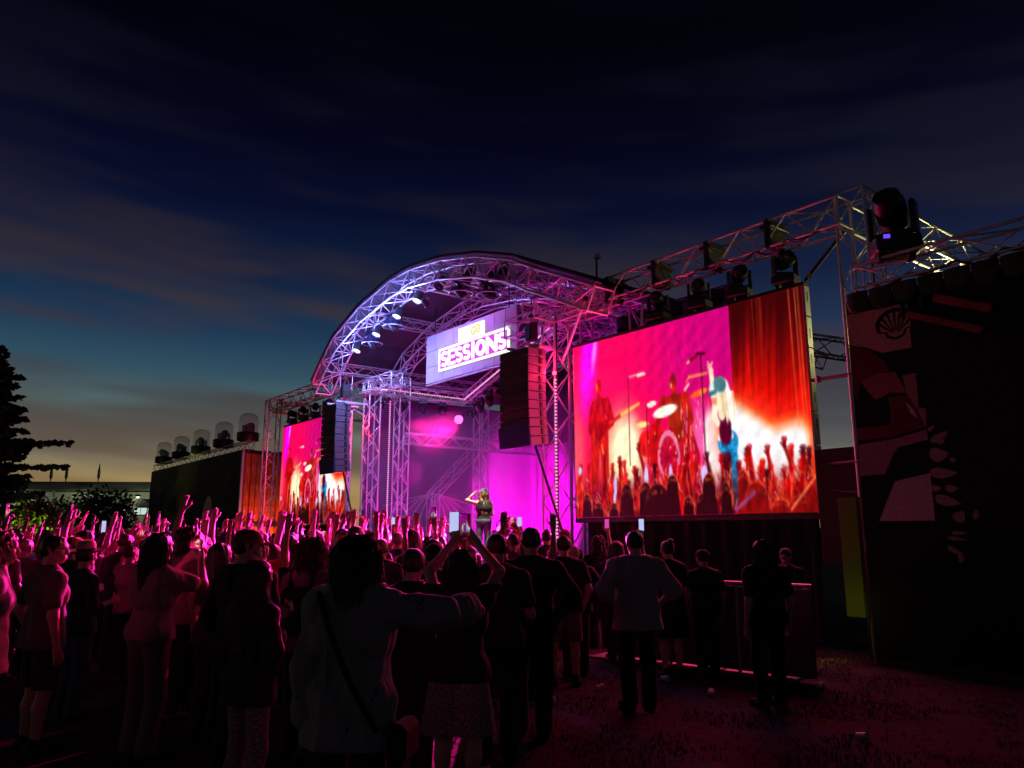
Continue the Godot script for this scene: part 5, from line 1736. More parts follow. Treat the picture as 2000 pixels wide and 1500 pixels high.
func build_wings() -> void:
	var pic := StandardMaterial3D.new()
	pic.resource_name = "video_picture"
	pic.albedo_color = Color(0.01, 0.01, 0.01)
	pic.roughness = 0.6
	pic.emission_enabled = true
	pic.emission = Color.WHITE
	pic.emission_operator = BaseMaterial3D.EMISSION_OP_MULTIPLY
	pic.emission_texture = screen_picture()
	pic.emission_energy_multiplier = 1.15
	M["video_picture"] = pic
	led_wall("big LED wall right of the stage showing the singer in red light", 5.47, 10.99, 2.02, 5.70, pic)
	led_wall("far LED wall left of the stage showing the same singer", -10.99, -5.47, 2.02, 5.70, pic)
	for q in [[5.6, 11.9, "right", "over the near LED wall"], [-11.7, -5.4, "left", "over the far LED wall"]]:
		truss("wing_truss", "long lattice beam " + q[3], "truss", [S(q[0], 6.62, 0.15), S(q[1], 6.62, 0.15)], Vector3.UP, 0.42, 0.46, 0.46, M.alu, "beams over the LED walls", 0.025, 0.013)
	truss("wing_tower", "tall dark corner tower right of the near LED wall", "truss", [S(12.05, 0.02, 0.05), S(12.05, 6.9, 0.05)], STAGE_Z, 0.46, 0.46, 0.50, M.alu, "outer corner towers", 0.027, 0.013)
	truss("wing_tower", "dark corner tower left of the far LED wall", "truss", [S(-11.8, 0.02, 0.15), S(-11.8, 6.85, 0.15)], STAGE_Z, 0.46, 0.46, 0.46, M.alu, "outer corner towers", 0.027, 0.013)
	truss("return_truss", "lattice beam lit pale yellow running back from the corner tower", "truss", [S(12.05, 6.62, -0.2), S(12.05, 6.62, -4.6)], Vector3.UP, 0.46, 0.46, 0.5, M.alu, "", 0.025, 0.012)
	truss("return_truss", "lattice beam running back from the far corner tower", "truss", [S(-11.8, 6.58, -0.1), S(-11.8, 6.58, -4.0)], Vector3.UP, 0.42, 0.42, 0.5, M.alu, "", 0.025, 0.013)
	truss("return_truss", "low lattice beam behind the near LED wall", "truss", [S(7.2, 6.1, -1.6), S(10.2, 5.2, -3.2)], Vector3.UP, 0.36, 0.36, 0.40, M.alu, "", 0.024, 0.013)
	for s in [-1.0, 1.0]:
		var ty := "near" if s > 0 else "far"
		truss("screen_support", "support tower behind the %s LED wall" % ty, "truss", [S(s * 7.0, 0.02, -0.55), S(s * 7.0, 6.4, -0.55)], STAGE_Z, 0.36, 0.36, 0.5, M.alu, "", 0.025, 0.013)
	# moving lights standing along the tops of the walls
	var pos := [7.85, 8.85, 9.75, 10.66]
	var ord := ["first", "second", "third", "last"]
	for k in 4:
		moving_head("%s black moving light from the tower on top of near wall" % ord[3 - k], S(pos[k], 5.80, -0.08), STAGE_TURN + 0.2, 0.3 + 0.15 * k, 1.45 + 0.1 * (k % 2), 0.98, false, M.lens_dark, "moving lights on the near LED wall")
		moving_head("%s black moving light from the stage on top of far wall" % ord[k], S(-10.4 + 1.05 * k, 5.80, -0.08), STAGE_TURN + 0.2, 0.4 + 0.3 * k, 1.4, 0.86, false, M.lens_dark, "moving lights on the far LED wall")
	for k in 4:
		var p := S(6.9 + 1.25 * k, 6.62, 0.15)
		var t := thing("truss_clamp", "black rigging block on the beam, %s from the stage" % ord[k], "clamp", p, STAGE_TURN, "black blocks on the near beam")
		part("block", bevel_box(Vector3(0.11, 0.52, 0.48), 0.02), M.black_metal, t)
		part("strap", bevel_box(Vector3(0.24, 0.06, 0.54), 0.01), M.black_plastic, t, Transform3D(Basis(), Vector3(0, 0.12, 0)))
	var ms := thing("roof_mast", "thin black mast with a small lamp head beside the roof", "mast", S(6.44, 6.82, 0.2))
	bar("pole", Vector3.ZERO, Vector3(0, 0.62, 0), 0.022, M.black_metal, ms)
	part("head", bevel_box(Vector3(0.12, 0.10, 0.16), 0.02), M.alu_dark, ms, Transform3D(Basis(), Vector3(0.03, 0.66, 0)))
	# stays between the wall and the tower
	for q in [[S(11.05, 4.10, 0.0), S(12.15, 4.00, 0.4), "upper black stay bar between near wall and banner"], [S(11.05, 2.75, 0.0), S(12.15, 2.72, 0.4), "lower black stay bar between near wall and banner"], [S(11.0, 5.8, -0.1), S(11.85, 6.35, 0.1), "slanting black stay from the near wall's corner to the tower"]]:
		var t := thing("stay_bar", q[2], "bar", q[0], 0.0, "stays of the near wall")
		bar("tube", Vector3.ZERO, q[1] - q[0], 0.03, M.black_metal, t)
		part("clamp", bevel_box(Vector3(0.08, 0.10, 0.08), 0.015), M.alu_pale, t, Transform3D(Basis(), (q[1] - q[0]) * 0.12))
	# cable looms slung along the rig
	var cn := 0
	for q in [[S(6.2, 6.38, 0.36), S(11.6, 6.38, 0.36), 9, 0.10, "along the beam over the near LED wall"], [S(-11.4, 6.38, 0.36), S(-6.0, 6.38, 0.36), 9, 0.10, "along the beam over the far LED wall"], [S(5.22, 6.3, 0.30), S(5.22, 1.3, 0.30), 1, 0.0, "down the right front tower"], [S(-4.82, 6.3, -0.42), S(-4.82, 1.3, -0.42), 1, 0.0, "down the left front tower"], [S(12.28, 6.4, 0.25), S(12.28, 0.6, 0.25), 1, 0.0, "down the corner tower"], [S(-4.2, 6.25, -4.0), S(4.2, 6.25, -0.4), 12, 0.12, "under the slanting beam"], [S(12.6, 5.08, 1.08), S(16.0, 5.08, 1.08), 6, 0.08, "along the booth beam"]]:
		var t := thing("cable_loom", "black cable loom slung " + q[4], "cable", q[0], 0.0, "black cable looms on the rig")
		var dv: Vector3 = q[1] - q[0]
		for w in 2:
			var pts := []
			var seg: int = q[2] * 6
			for j in seg + 1:
				var f := float(j) / seg
				pts.append(dv * f + Vector3(0.02 * sin(f * 31.0 + w * 2.0), -absf(sin(f * PI * q[2])) * q[3] * (1.0 + 0.5 * sin(f * 17.0 + w)), 0.025 * w + 0.015 * sin(f * 23.0)))
			part("cable", tube(pts, 0.014, 5), M.black_plastic, t)
		cn += 1
	# skirt cloth under the near wall
	drape("screen_skirt", "black pleated cloth below the near LED wall", S(5.7, 0, -0.15), S(10.9, 0, -0.15), 0.05, 1.93, M.drape_black, 0.07, 0.42)
	drape("screen_skirt", "black pleated cloth below the far LED wall", S(-10.9, 0, -0.15), S(-5.6, 0, -0.15), 0.05, 1.93, M.drape_black, 0.07, 0.42)
	# work lamp on the return beam
	var wl := S(12.1, 5.3, -3.4)
	par_light("pale yellow work lamp behind the corner tower", wl, Vector3(0.1, 1.0, 0.15), M.lens_white, 0.8)
	spot(wl + Vector3(0, 0.16, 0.03), S(12.05, 6.6, -1.4), Color(1.0, 0.96, 0.62), 8.0, 72.0, 0.08)

func build_left() -> void:
	# painted container wall with the domed lights
	var cm := mk("container_mural", Color.WHITE, 0.75)
	cm.albedo_texture = container_print()
	cm.emission_enabled = false
	var L := 14.6
	var t := thing("mural_container", "long dark container wall with a painted mural, left of the far screen", "container", S(-20.85, 0, -0.6), STAGE_TURN)
	part("mural_face", quad_uv(L, 4.95), cm, t, Transform3D(Basis(), Vector3(0, 2.55, 1.215)))
	part("body", box_mesh(Vector3(L, 4.95, 2.4)), M.black_metal, t, Transform3D(Basis(), Vector3(0, 2.55, 0.0)))
	var end_orange := mk("container_orange", Color.WHITE, 0.7)  # mottled orange base colour shared by the end panel and its ribs
	end_orange.albedo_texture = noise_tex(0.03, 19, Color8(110, 44, 20), Color8(210, 120, 50), 256, 4)
	end_orange.uv1_triplanar = true
	end_orange.uv1_scale = Vector3(0.7, 0.25, 0.7)
	for k in 10:
		part("end_rib", bevel_box(Vector3(0.05, 4.6, 0.16), 0.015), end_orange, t, Transform3D(Basis(), Vector3(L / 2 + 0.03, 2.55, -1.08 + k * 0.235)))
	part("end_panel", box_mesh(Vector3(0.02, 4.7, 2.3)), end_orange, t, Transform3D(Basis(), Vector3(L / 2 + 0.012, 2.55, 0)))
	part("corner_post", bevel_box(Vector3(0.10, 5.0, 0.10), 0.015), M.alu_pale, t, Transform3D(Basis(), Vector3(L / 2 + 0.06, 2.55, 1.24)))
	for y in [1.5, 2.0]:
		part("end_rail", bevel_box(Vector3(0.10, 0.10, 2.3), 0.015), M.black_metal, t, Transform3D(Basis(), Vector3(L / 2 + 0.09, y, 0)))
	var lo := S(-13.15, 1.3, 0.2)
	par_light("small orange uplight at the container's end", S(-13.0, 0.9, -0.4), Vector3(-0.2, 1.0, 0), M.lens_red, 0.6)
	spot(S(-12.9, 1.15, -0.4), S(-13.5, 4.0, -0.6), Color(1.0, 0.42, 0.12), 11.0, 70.0, 0.1)
	truss("container_truss", "low lattice beam along the container's top under the domes", "truss", [S(-28.1, 5.22, 0.35), S(-13.6, 5.22, 0.35)], Vector3.UP, 0.36, 0.34, 0.42, M.alu, "", 0.022, 0.012)
	var sx := [-26.9, -23.6, -20.3, -17.0, -13.9]
	var od := ["farthest", "second farthest", "middle", "second nearest", "nearest"]
	for k in 5:
		moving_head("%s of five domed lights on the container beam" % od[k], S(sx[k], 5.46, 0.35), STAGE_TURN + 0.4 * k, 0.3, 1.25, 1.18, false, M.lens_dark, "domed lights on the container", true)
	# far building with lit windows
	var b := thing("low_building", "long low building with lit windows behind the trees", "building", Vector3(-48, 0, -82), 0.06)
	var wallm := mk("far_wall", lin(0.16, 0.16, 0.13), 0.8)
	part("wall", box_mesh(Vector3(30, 6.0, 6)), wallm, b, Transform3D(Basis(), Vector3(0, 3.0, -3)))
	part("roof", bevel_box(Vector3(31, 0.9, 8), 0.1), M.black_metal, b, Transform3D(Basis(), Vector3(0, 6.55, -2.6)))
	for k in 9:
		bar("column", Vector3(-13.6 + k * 3.4, 0, 0.9), Vector3(-13.6 + k * 3.4, 6.1, 0.9), 0.14, M.black_metal, b)
	for k in 11:
		var lit: bool = k in [3, 5, 7, 9]
		var w := part("window", bevel_box(Vector3(1.4, 1.3, 0.10), 0.03), M.black_metal, b, Transform3D(Basis(), Vector3(-12.5 + k * 2.35, 4.2, 0.05)))
		for s in [-1.0, 1.0]:
			part("pane", box_mesh(Vector3(0.6, 1.1, 0.02)), M.window_glow if lit else M.lens_dark, w, Transform3D(Basis(), Vector3(s * 0.33, 0, 0.05)))
	for k in 4:
		omni(Vector3(-58 + k * 6.5, 5.2, -79.8), Color(0.92, 1.0, 0.80), 7.0, 0.2)
		var lp := thing("ceiling_lamp", "%s white lamp under the low building's eave" % ["leftmost", "second", "third", "rightmost"][k], "lamp", Vector3(-58 + k * 6.5, 5.4, -79.8), 0.0, "eave lamps of the low building")
		part("shade", lathe([Vector2(0.30, 0.0), Vector2(0.26, 0.14), Vector2(0.08, 0.22)], 14), M.black_metal, lp)
		part("diffuser", lathe([Vector2(0.001, -0.12), Vector2(0.14, -0.10), Vector2(0.22, 0.0)], 14), M.window_glow, lp)
	# white inflatable awning
	var aw := thing("awning", "round white lit awning beside the container", "awning", Vector3(-37.6, 0, -78.0))
	var ag := Geo.new()
	for k in 8:
		var a0 := PI * k / 8.0
		var a1 := PI * (k + 1) / 8.0
		for z in [[0.0, -2.4]]:
			g_quad(ag, Vector3(-cos(a0) * 1.15, 4.2 + sin(a0) * 0.95, z[0]), Vector3(-cos(a1) * 1.15, 4.2 + sin(a1) * 0.95, z[0]), Vector3(-cos(a1) * 1.15, 4.2 + sin(a1) * 0.95, z[1]), Vector3(-cos(a0) * 1.15, 4.2 + sin(a0) * 0.95, z[1]))
		g_quad(ag, Vector3(0, 4.2, 0), Vector3(-cos(a0) * 1.15, 4.2 + sin(a0) * 0.95, 0), Vector3(-cos(a1) * 1.15, 4.2 + sin(a1) * 0.95, 0), Vector3(0, 4.2, 0.001))
	part("canvas", geo_mesh(ag), mk("canvas_white", lin(0.75, 0.76, 0.66), 0.8), aw)
	for s in [-1.0, 1.0]:
		bar("post", Vector3(s * 1.1, 0, -0.1), Vector3(s * 1.1, 4.2, -0.1), 0.06, M.alu_dark, aw)
	omni(Vector3(-37.6, 3.9, -75.6), Color(1.0, 1.0, 0.82), 9.0, 0.2)
	var lq := thing("ceiling_lamp", "bright lamp just before the white awning", "lamp", Vector3(-37.6, 3.9, -75.6))
	part("globe", lathe([Vector2(0.001, -0.16), Vector2(0.12, -0.11), Vector2(0.17, 0), Vector2(0.12, 0.11), Vector2(0.001, 0.16)], 14), M.window_glow, lq)
	bar("post", Vector3(0, -3.9, 0), Vector3(0, -0.15, 0), 0.05, M.black_metal, lq)
	# flagpoles
	for k in 3:
		var fp := thing("flag_mast", "%s furled flag mast above the low building's roof" % ["left", "middle", "right"][k], "mast", Vector3([-48.4, -46.8, -43.4][k], 7.0, -81), 0.0, "furled flag masts")
		bar("pole", Vector3.ZERO, Vector3(0, 1.9, 0), 0.05, M.black_metal, fp)
		part("furled_flag", lathe([Vector2(0.05, 0.2), Vector2(0.16, 0.5), Vector2(0.14, 1.1), Vector2(0.04, 1.75)], 8), M.drape_black, fp)
	# trees and bushes
	mk("leaf_dark", lin(0.035, 0.05, 0.025), 0.7)
	mk("leaf_green", lin(0.09, 0.14, 0.03), 0.7)
	mk("bark", lin(0.06, 0.045, 0.035), 0.9)
	conifer()
	bushy("bush", "yellow-green bush lit from below by a garden lamp", Vector3(-20.8, 0, -34), 3.0, 1.15, M.leaf_green, 1500, "")
	var gl := thing("garden_lamp", "small garden floodlight under the yellow-green bush", "lamp", Vector3(-20.6, 0.25, -32.4))
	part("housing", bevel_box(Vector3(0.26, 0.2, 0.14), 0.03), M.black_metal, gl)
	part("lens", box_mesh(Vector3(0.20, 0.14, 0.02)), M.window_glow, gl, Transform3D(Basis(Vector3.RIGHT, -0.5), Vector3(0, 0.02, -0.09)))
	spot(Vector3(-20.6, 0.45, -32.6), Vector3(-20.8, 2.0, -34.0), Color(0.95, 1.0, 0.30), 14.0, 60.0, 0.08)
	bushy("small_tree", "dark leafy tree before the low building, left of the awning", Vector3(-23.4, 0, -44), 4.2, 1.6, M.leaf_dark, 2000, "dark trees before the low building")
	bushy("small_tree", "dark leafy tree before the low building, farther left", Vector3(-30.9, 0, -52), 4.0, 1.7, M.leaf_dark, 1900, "dark trees before the low building")
	bushy("small_tree", "slim dark tree standing against the container's far end", Vector3(-28.6, 0, -57), 4.2, 1.2, M.leaf_dark, 1300, "dark trees before the low building")
	struct("hill", box_mesh(Vector3(260, 2.6, 4)), M.black_metal, Vector3(-60, 1.3, -130))

func leaf_geo(g: Geo, p: Vector3, d: Vector3, s: float) -> void:
	var side := d.cross(Vector3(rng.randf() - 0.5, rng.randf() - 0.5, rng.randf() - 0.5)).normalized() * s * 0.35
	g_quad(g, p, p + d * s * 0.5 + side, p + d * s, p + d * s * 0.5 - side)

func bushy(called: String, label: String, at: Vector3, h: float, r: float, m: Material, n: int, group: String) -> void:
	var t := thing(called, label, "bush" if called == "bush" else "tree", at, 0.0, group)
	var tr := Geo.new()
	g_tube(tr, [Vector3(0, 0, 0), Vector3(0.05, h * 0.3, 0), Vector3(-0.05, h * 0.6, 0.05), Vector3(0, h * 0.85, 0)], 0.09, 8)
	var clumps := []
	for k in 16:
		var a := k * 2.4
		var f := 0.3 + 0.65 * k / 16.0
		var c := Vector3(cos(a) * r * 0.65 * rng.randf_range(0.4, 1.0), h * f, sin(a) * r * 0.65 * rng.randf_range(0.4, 1.0))
		clumps.append(c)
		g_tube(tr, [Vector3(0, h * f * 0.6, 0), c * Vector3(0.5, 0.9, 0.5), c], 0.03, 5)
	part("trunk", geo_mesh(tr), M.bark, t)
	var g := Geo.new()
	for k in n:
		var c: Vector3 = clumps[k % clumps.size()]
		var d := Vector3(rng.randfn(), rng.randfn() * 0.8, rng.randfn()).normalized()
		leaf_geo(g, c + d * r * 0.42 * pow(rng.randf(), 0.5), (d + Vector3(0, rng.randf_range(-0.6, 0.4), 0)).normalized(), rng.randf_range(0.14, 0.3))
	part("crown", geo_mesh(g), m, t)

func conifer() -> void:
	var t := thing("conifer_tree", "tall black conifer at the photo's left edge", "tree", Vector3(-28.4, 0, -40))
	var tr := Geo.new()
	g_tube(tr, [Vector3(0, 0, 0), Vector3(0, 4, 0), Vector3(0.1, 8, 0), Vector3(0.1, 11.4, 0)], 0.26, 8)
	var g := Geo.new()
	var y := 1.2
	while y < 11.6:
		var f := (11.8 - y) / 10.6
		var n := 9
		for k in n:
			var a := k * TAU / n + y * 1.7 + rng.randf() * 0.5
			var len_ := (0.6 + 4.0 * pow(f, 0.75)) * rng.randf_range(0.50, 1.15)
			if rng.randf() < 0.07:
				len_ *= 1.4
			var d := Vector3(cos(a), 0, sin(a))
			var pts := []
			for j in 5:
				var q := j / 4.0
				pts.append(Vector3(0.1, y, 0) + d * len_ * q + Vector3(0, 0.10 * len_ * q - 0.34 * len_ * q * q * (1.0 - q * 0.75), 0))
			g_tube(tr, pts, 0.03, 4)
			var m := int(30 * len_)
			for j in m:
				var q := pow(rng.randf(), 0.6)
				var b: Vector3 = pts[mini(3, int(q * 4.0))].lerp(pts[mini(4, int(q * 4.0) + 1)], fmod(q * 4.0, 1.0))
				var sd := Vector3(-d.z, 0, d.x) * (1.0 if rng.randf() < 0.5 else -1.0)
				leaf_geo(g, b + Vector3(0, rng.randf_range(-0.08, 0.05), 0), (d * 0.7 + sd * rng.randf_range(0.1, 0.9) + Vector3(0, rng.randf_range(-0.5, 0.3), 0)).normalized(), rng.randf_range(0.22, 0.5))
		y += rng.randf_range(0.22, 0.46)
	part("trunk", geo_mesh(tr), M.bark, t)
	part("crown", geo_mesh(g), M.leaf_dark, t)

func build_right() -> void:
	var bp := mk("banner_print", Color.WHITE, 0.85)
	bp.albedo_texture = banner_print()
	# wall booth clad in printed banner; corner at the node
	var w := 500.0 / 130.0
	var h := 630.0 / 130.0
	var t := thing("banner_wall", "dark booth wall clad in a printed banner with a scallop emblem", "banner", S(MX, 0, 0.9), STAGE_TURN)
	part("printed_cloth", quad_uv(w, h), bp, t, Transform3D(Basis(), Vector3(w / 2, MY - h / 2, 0.012)))
	part("wall", box_mesh(Vector3(w, MY - 0.06, 0.10)), M.black_metal, t, Transform3D(Basis(), Vector3(w / 2, (MY - 0.06) / 2, -0.045)))
	part("side_wall", box_mesh(Vector3(0.08, 4.7, 2.4)), M.black_metal, t, Transform3D(Basis(), Vector3(0.05, 2.35, -1.3)))
	# scalloped dark green valance under the beam
	var vm := mk("valance", lin(0.03, 0.05, 0.015), 0.8)
	for k in 12:
		part("valance_flap", lathe([Vector2(0.001, 0.0), Vector2(0.12, 0.04), Vector2(0.16, 0.14), Vector2(0.16, 0.30)], 12), vm, t, Transform3D(Basis().scaled(Vector3(1, 1, 0.3)), Vector3(0.2 + k * 0.33, MY - 0.22, 0.06)))
	for k in 2:
		var rm: Material = mk("beam_red", lin(0.30, 0.012, 0.01), 0.6) if k == 0 else M.beam_red
		var rb := thing("roof_slat", "%s red slat of the booth's roof" % ["bright upper", "lower"][k], "slat", S(13.35 - 0.25 * k, 4.62 - 0.05 * k, 0.97), STAGE_TURN, "red booth slats")
		part("board", bevel_box(Vector3(0.72 + 0.25 * k, 0.11 - 0.02 * k, 0.05), 0.01), rm, rb, Transform3D(Basis(Vector3.BACK, -0.43), Vector3(0.40, -0.08 - 0.14 * k, 0.06)))
		part("bracket", bevel_box(Vector3(0.06, 0.2, 0.05), 0.01), M.black_metal, rb, Transform3D(Basis(), Vector3(-0.1, 0.05, 0.02)))
	truss("booth_truss", "dark lattice beam on top of the banner booth", "truss", [S(12.4, 5.22, 0.92), S(16.4, 5.22, 0.92)], Vector3.UP, 0.34, 0.34, 0.62, M.alu, "", 0.022, 0.012)
	var mh := moving_head("big black moving light with a violet display on the booth beam", S(12.95, 5.42, 0.92), STAGE_TURN + 0.7, -0.5, 1.0, 1.45, false, M.lens_dark, "")
	part("status_display", box_mesh(Vector3(0.08, 0.05, 0.02)), M.led_violet, mh, Transform3D(Basis(), Vector3(-0.16, 0.20, 0.255)))
	# green lit strip and lamp behind the booth corner
	var gs := thing("green_banner", "narrow olive green banner left of the booth", "banner", S(11.86, 0, 0.72), STAGE_TURN)
	part("cloth", bevel_box(Vector3(0.27, 1.62, 0.02), 0.004), mk("banner_green", lin(0.20, 0.25, 0.03), 0.8), gs, Transform3D(Basis(), Vector3(0, 1.38, 0)))
	part("pole", box_mesh(Vector3(0.03, 2.2, 0.03)), M.black_metal, gs, Transform3D(Basis(), Vector3(0.15, 1.1, -0.02)))
	var rp := thing("red_banner", "dim dark red printed panel behind the stay bars", "banner", S(11.62, 1.2, 0.1), STAGE_TURN)
	part("cloth", bevel_box(Vector3(1.12, 1.75, 0.02), 0.004), mk("banner_red", lin(0.06, 0.012, 0.014), 0.7), rp, Transform3D(Basis(), Vector3(0, 0.90, 0)))
	part("pale_stripe", tube([Vector3(-0.30, 1.15, 0.014), Vector3(-0.1, 1.11, 0.014), Vector3(0.1, 1.10, 0.014), Vector3(0.3, 1.14, 0.014)], 0.012), M.alu_dark, rp)
	var fl := S(11.75, 0.3, -0.9)
	par_light("yellow-green ground lamp behind the booth corner", S(11.8, 0.22, -0.1), Vector3(-0.3, -0.25, 0.7), M.window_glow, 0.5)
	spot(S(11.8, 0.5, 0.1), S(11.6, 0.0, 1.3), Color(0.95, 1.0, 0.25), 0.40, 17.0, 0.06)
	omni(S(11.9, 0.7, 1.25), Color(0.9, 1.0, 0.25), 0.018, 0.05)
	# crowd barrier with a bright top rail
	var a := Vector3(1.35, 0, -11.2)
	var b := Vector3(3.52, 0, -9.31)
	var steel := mk("barrier_sheet", lin(0.10, 0.09, 0.10), 0.45, 0.5)
	for k in 3:
		var p := a.lerp(b, k / 3.0)
		var q := a.lerp(b, (k + 1) / 3.0)
		var bt := thing("crowd_barrier", "sheet metal crowd barrier with a bright rail, %s panel" % ["farthest", "middle", "nearest"][k], "barrier", p, 0.0, "crowd barrier panels")
		var d := q - p
		var yaw := atan2(-d.z, d.x)
		part("sheet", bevel_box(Vector3(d.length() - 0.02, 1.0, 0.02), 0.004), steel, bt, Transform3D(Basis(Vector3.UP, yaw), d * 0.5 + Vector3(0, 0.55, 0)))
		bar("top_rail", Vector3(0, 1.09, 0), d + Vector3(0, 1.09, 0), 0.022, M.alu, bt)
		bar("post", d * 0.01, d * 0.01 + Vector3(0, 1.07, 0), 0.024, M.alu_dark, bt)
		part("foot_plate", bevel_box(Vector3(d.length() - 0.04, 0.03, 0.9), 0.006), M.alu_dark, bt, Transform3D(Basis(Vector3.UP, yaw), d * 0.5 + Vector3(0, 0.016, -0.35)))

func face_stage(x: float, depth: float, sx := 0.5, sz := -1.0) -> float:
	var to := S(sx, 0, sz)
	return rad_to_deg(atan2(-(to.x - x), -(to.z + depth)))

func build_people() -> void:
	# phone displays show the stage being filmed
	for q in [["phone_video", Color(1, 1, 1), 0.95], ["phone_video_cool", Color(0.55, 0.75, 1.0), 1.3]]:
		var pm := mk(q[0], Color(0.02, 0.02, 0.02), 0.3)
		pm.emission_enabled = true
		pm.emission = q[1]
		pm.emission_operator = BaseMaterial3D.EMISSION_OP_MULTIPLY
		pm.emission_texture = M.video_picture.emission_texture
		pm.emission_energy_multiplier = q[2]
	# ---- the singer
	var sg := person("singer with long blond hair, dark cap, black top and blue jeans on stage", -0.69, 19.0, 1.70, -55.0, {"fem": true, "la": "brow", "ra": "front", "hair": "wavy", "hairm": M.hair_blond, "hat": "cap", "hatm": M.denim, "top": "tank", "hem": 1.0, "topm": M.cloth_black, "bot": "trousers", "botm": M.denim_light, "headyaw": 0.2, "cell": 0.016}, 1.08)
	sg.rotation.y = deg_to_rad(20.0)
	# ---- people one can tell apart, nearest the camera
	person("woman in an olive denim jacket with brown bob hair, arm stretched to the right", -0.78, 3.95, 1.70, -12.0, {"fem": true, "w": 1.0, "la": "down", "ra": "bentside", "hair": "bob", "hairm": M.hair_brown, "hcell": 0.008, "top": "jacket", "off": 0.034, "hem": 0.74, "fold": 0.026, "topm": M.cloth_olive, "trim": true, "bot": "trousers", "botm": M.cloth_black, "cell": 0.013, "fine": 0.006})
	person("woman with curly blond hair and pink-lit cardigan at the left edge", -3.66, 5.6, 1.72, -60.0, {"fem": true, "la": "down", "ra": "down", "hair": "curly", "hairm": M.hair_blond, "top": "jacket", "off": 0.024, "hem": 0.78, "topm": M.cloth_lilac, "bot": "slim", "botm": M.denim_light, "cell": 0.014, "fine": 0.006, "hcell": 0.008, "eyes": true})
	person("man with glasses in profile, grey tee and dark shorts, hands down", -3.80, 6.5, 1.69, -38.0, {"w": 1.04, "la": "pocket", "ra": "down", "hair": "short", "headyaw": -0.75, "glasses": true, "eyes": true, "top": "tee", "hem": 0.84, "topm": M.cloth_mauve, "bot": "shorts", "botm": M.cloth_black, "cell": 0.014, "fine": 0.005, "hcell": 0.008})
	person("man in a straw fedora with a dark band", -4.12, 7.6, 1.60, -35.0, {"la": "down", "ra": "front", "hair": "short", "hat": "fedora", "top": "elbow", "topm": M.cloth_navy, "bot": "trousers", "botm": M.denim, "headyaw": 0.4})
	person("person in a bright orange cap behind the straw fedora", -4.75, 8.5, 1.66, -25.0, {"la": "up", "ra": "front", "hat": "cap", "hatm": M.cloth_orange, "topm": M.cloth_charcoal})
	person("man carrying a child on his shoulders", -6.32, 11.0, 1.66, -40.0, {"la": "upfront", "ra": "upfront", "topm": M.cloth_grey})
	person("child in a pale hoodie riding on shoulders, arms thrown out", -6.24, 10.93, 1.22, -62.0, {"fem": true, "la": "wave", "ra": "dj", "hair": "bob", "hairm": M.hair_brown, "top": "hoodie", "off": 0.024, "topm": M.cloth_pink, "botm": M.denim_light, "legs": "sit", "eyes": true, "headyaw": -0.3, "headpitch": 0.25, "shoes": true}, 0.76)
	var pt := person("woman in a pink tee and beige trousers filming, long dark hair", -2.84, 6.3, 1.71, -30.0, {"fem": true, "w": 1.06, "la": "phone", "ra": "phone", "hair": "long", "hcell": 0.008, "top": "tee", "off": 0.022, "hem": 0.92, "fold": 0.018, "topm": M.cloth_pink, "bot": "trousers", "botm": M.cloth_beige, "cell": 0.014, "fine": 0.006})
	phone_for(pt, "b", "phone held level by the woman in the pink tee", M.phone_video, true)
	person("woman with long dark hair in black, between pink tee and red cap", -2.60, 7.0, 1.62, -30.0, {"fem": true, "la": "front", "ra": "front", "hair": "long", "hairm": M.hair_dark})
	person("man in a red peaked cap looking right, dark hooded jacket", -1.96, 5.8, 1.73, -40.0, {"w": 1.08, "la": "pocket", "ra": "front", "hair": "short", "hat": "cap", "hatm": M.cloth_red, "headyaw": -0.55, "eyes": true, "top": "hoodie", "off": 0.022, "topm": M.cloth_black, "cell": 0.014, "fine": 0.006})
	person("woman in black with long wavy hair and patterned leggings", -1.60, 4.95, 1.54, -35.0, {"fem": true, "la": "front", "ra": "hip", "hair": "wavy", "hairm": M.hair_red, "hcell": 0.008, "top": "long", "off": 0.02, "hem": 0.80, "topm": M.cloth_black, "bot": "slim", "botm": M.cloth_pattern, "cell": 0.014, "fine": 0.006})
	var hw := person("woman with curly fair hair, lilac hooded top and black rucksack", -1.60, 6.3, 1.67, -18.0, {"fem": true, "la": "front", "ra": "front", "hair": "curly", "hairm": M.hair_red, "hcell": 0.008, "top": "hoodie", "off": 0.022, "topm": M.cloth_lilac, "cell": 0.014})
	rucksack(hw, "small black rucksack on the lilac hooded top")
	var sh := person("short-haired man in black holding up a bright phone", -0.70, 5.6, 1.60, -8.0, {"la": "phone", "ra": "onephone", "hair": "short", "topm": M.cloth_black, "cell": 0.014})
	phone_for(sh, "r", "bright phone held beside the short-haired man's head", M.display_pale)
	var rw := person("long-haired woman in black lifting a phone overhead with both hands", -0.34, 5.2, 1.60, -6.0, {"fem": true, "la": "phonehigh", "ra": "phonehigh", "hair": "long", "hairm": M.hair_brown, "hcell": 0.008, "top": "tee", "hem": 0.86, "topm": M.cloth_black, "bot": "skirt", "botm": M.cloth_pattern, "cell": 0.014, "fine": 0.006})
	phone_for(rw, "b", "phone with a blue picture raised high before the singer", M.phone_video_cool)
	person("man with cropped hair in a dark tee, left of the tall man", -0.12, 6.3, 1.71, -4.0, {"w": 1.05, "la": "front", "ra": "front", "hair": "crop", "hairm": M.hair_brown, "topm": M.cloth_charcoal, "cell": 0.014})
	person("tall man in dark long sleeves with elbows out, before the right tower", 0.17, 7.0, 1.76, -2.0, {"w": 1.08, "la": "front", "ra": "hip", "hair": "short", "top": "long", "topm": M.cloth_charcoal, "cell": 0.014})
